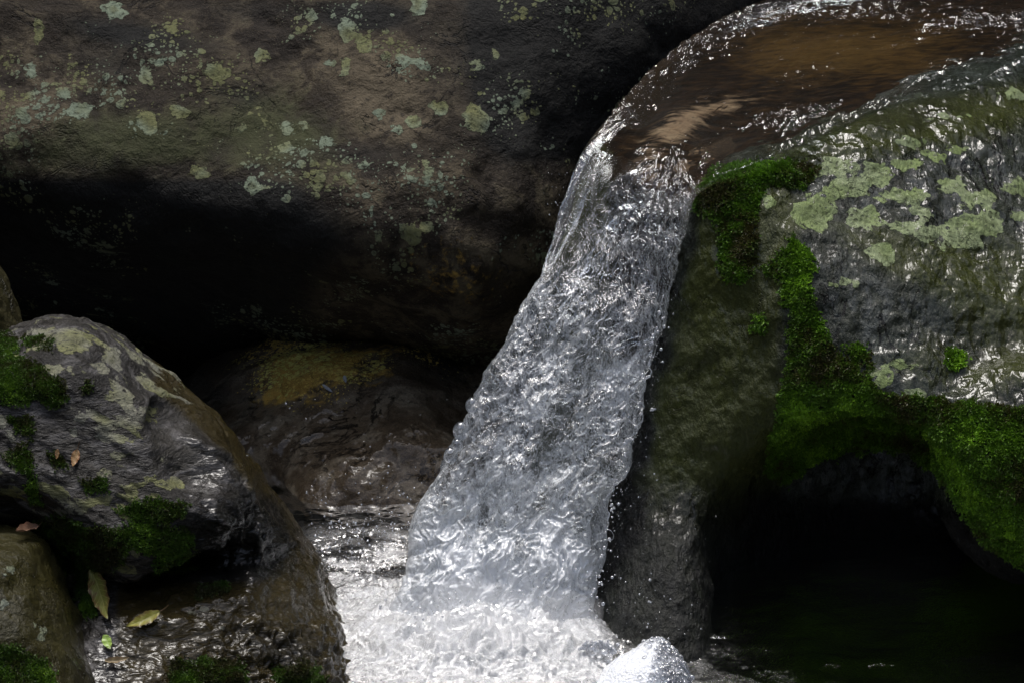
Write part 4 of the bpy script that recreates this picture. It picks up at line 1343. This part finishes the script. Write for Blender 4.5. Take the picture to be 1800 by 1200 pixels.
def leaf(host, base, tip, width, mat, label, curl=.25, fold=.25, stalk=0.0, lift=.006, cat='leaf', kind='fallen_leaf', group='fallen leaves on the wet rocks'):
    p0, n0 = surface_point(host, *base)
    p1, n1 = surface_point(host, *tip)
    nn = n0 + n1 + (CAM - p0) / np.linalg.norm(CAM - p0) * .8
    nn /= np.linalg.norm(nn)
    ax = p1 - p0
    L = np.linalg.norm(ax)
    ax /= L
    sx = np.cross(ax, nn)
    sx /= np.linalg.norm(sx)
    nn = np.cross(sx, ax)
    nu, nw = 22, 11
    u, w = np.meshgrid(np.linspace(0, 1, nu), np.linspace(-1, 1, nw), indexing='ij')
    prof = (np.sin(np.pi * u ** .85) ** .8) * (1 - .25 * u) + .01
    W = width / 1000.0 / 2
    wob = .12 * np.sin(u * 19 + w * 2) * np.abs(w)
    V = p0 + ax * (u * L)[..., None] + sx * (w * W * prof * (1 + .08 * np.sin(u * 40)))[..., None] \
        + nn * (lift + curl * L * (u - .35) ** 2 * 1.2 + fold * W * np.abs(w) * prof + wob * W)[..., None]
    V = np.concatenate([V.reshape(-1, 3), (V - nn * .0006).reshape(-1, 3)])
    q = grid_quads(nu, nw, False)
    q = np.concatenate([q, q[:, ::-1] + nu * nw])
    root = bpy.data.objects.new(kind, None)
    COL.objects.link(root)
    root.empty_display_size = .02
    root.location = p0
    bpy.context.view_layer.update()
    me = mesh_np('blade', V, q)
    attr(me, 'u', np.tile(u.ravel(), 2))
    attr(me, 'w', np.tile(w.ravel(), 2))
    obj('blade', me, mat, root)
    if stalk:
        tt = np.linspace(0, 1, 9)
        path = p0 + nn * (lift + curl * L * .147) + np.outer(tt, -ax * stalk) + np.outer(tt ** 2, nn * stalk * .5)
        v, f = tube(path, .0011 - .0004 * tt)
        g = bpy.data.materials.get('leaf stalk')
        if not g:
            k = NT('leaf stalk')
            k.put(k.out.inputs[0], k.n('BsdfPrincipled', Base_Color=k.mix(k.noise(k.coord(), 90), (.06, .035, .02), (.13, .08, .04)), Roughness=.5))
            g = k.m
        obj('stalk', mesh_np('stalk', v, f), g, root)
    tag(root, label, cat, group)

def build_leaves():
    A = leaf_material('green brown leaf', (.20, .21, .05), (.13, .07, .03), (.36, .35, .12), (.14, .08, .03))
    B = leaf_material('yellow leaf', (.34, .33, .06), (.22, .15, .04), (.42, .40, .14), (.28, .22, .06))
    C = leaf_material('orange leaf', (.42, .25, .10), (.32, .14, .05), (.5, .38, .24), (.5, .34, .2))
    D = leaf_material('dry leaf', (.26, .16, .11), (.19, .10, .065), (.33, .23, .16), (.14, .08, .05))
    E = leaf_material('lime leaf', (.30, .48, .06), (.40, .55, .12), (.55, .6, .35), (.45, .5, .3))
    F = leaf_material('tan leaf', (.32, .25, .14), (.26, .18, .09), (.4, .33, .22), (.2, .13, .07))
    leaf(LB, (164, 1012), (203, 1092), 36, A, 'large green leaf with brown edges standing against moss on the left boulder', .15, .25, .012, .012)
    leaf(LB, (284, 1072), (222, 1102), 24, B, 'yellow green leaf with a bent stalk, right of the large brown edged leaf', .35, .45, .016, .010)
    leaf(LB, (141, 785), (126, 814), 15, C, 'small orange leaf lying on bare grey rock beside a moss tuft', .2, .3, .012, .004)
    leaf(CB, (64, 932), (20, 946), 22, D, 'dry rolled brown leaf lying on top of the olive corner stone', .2, .9, .008, .014)
    leaf(LB, (184, 1160), (229, 1158), 13, F, 'thin curled tan leaf lying lowest on the wet ledge', .5, .8, 0, .006)
    leaf(LB, (178, 1118), (202, 1139), 17, E, 'bright lime green leaf tip in the crack below the large brown edged leaf', .2, .2, 0, .008)
    leaf(LB, (109, 789), (102, 799), 8, C, 'tiny orange leaf scrap on top of a small moss tuft', .1, .4, 0, .010)
    W = leaf_material('pale scrap', (.45, .48, .52), (.36, .38, .42), (.55, .56, .58), (.3, .3, .32))
    leaf(LEDGE, (563, 671), (584, 685), 7, W, 'pale narrow leaf scrap left of its twin on the ochre patched boulder', .1, .3, 0, .004, group=None)
    leaf(LEDGE, (600, 657), (612, 668), 8, W, 'short pale leaf scrap, upper right of two on the ochre patched boulder', .1, .3, 0, .004, group=None)

# ------------------------------------------------------------------ build
back_boulder()
LEDGE = ledge_boulders()
LB = left_boulder()
CB = corner_boulder()
RB = right_boulder()
build_bed()
build_pool()
FALL = build_water()
build_lace(FALL)
build_spray()
build_foam_mound()
build_mist()
build_leaves()
moss_bright = moss_material('bright moss', (0.055, 0.050, 0.014), (0.085, 0.19, 0.012), (0.23, 0.44, 0.025))
moss_dark = moss_material('dark moss', (0.040, 0.037, 0.011), (0.055, 0.12, 0.010), (0.14, 0.25, 0.018))
for poly in MOSS['right']:
    grow_moss(RB, [poly], moss_bright, 170000, .0068, .9)
for poly in MOSS['left']:
    grow_moss(LB, [poly], moss_dark, 210000, .0050, .3)
for poly in MOSS['corner']:
    grow_moss(CB, [poly], moss_dark, 210000, .0050, .3)
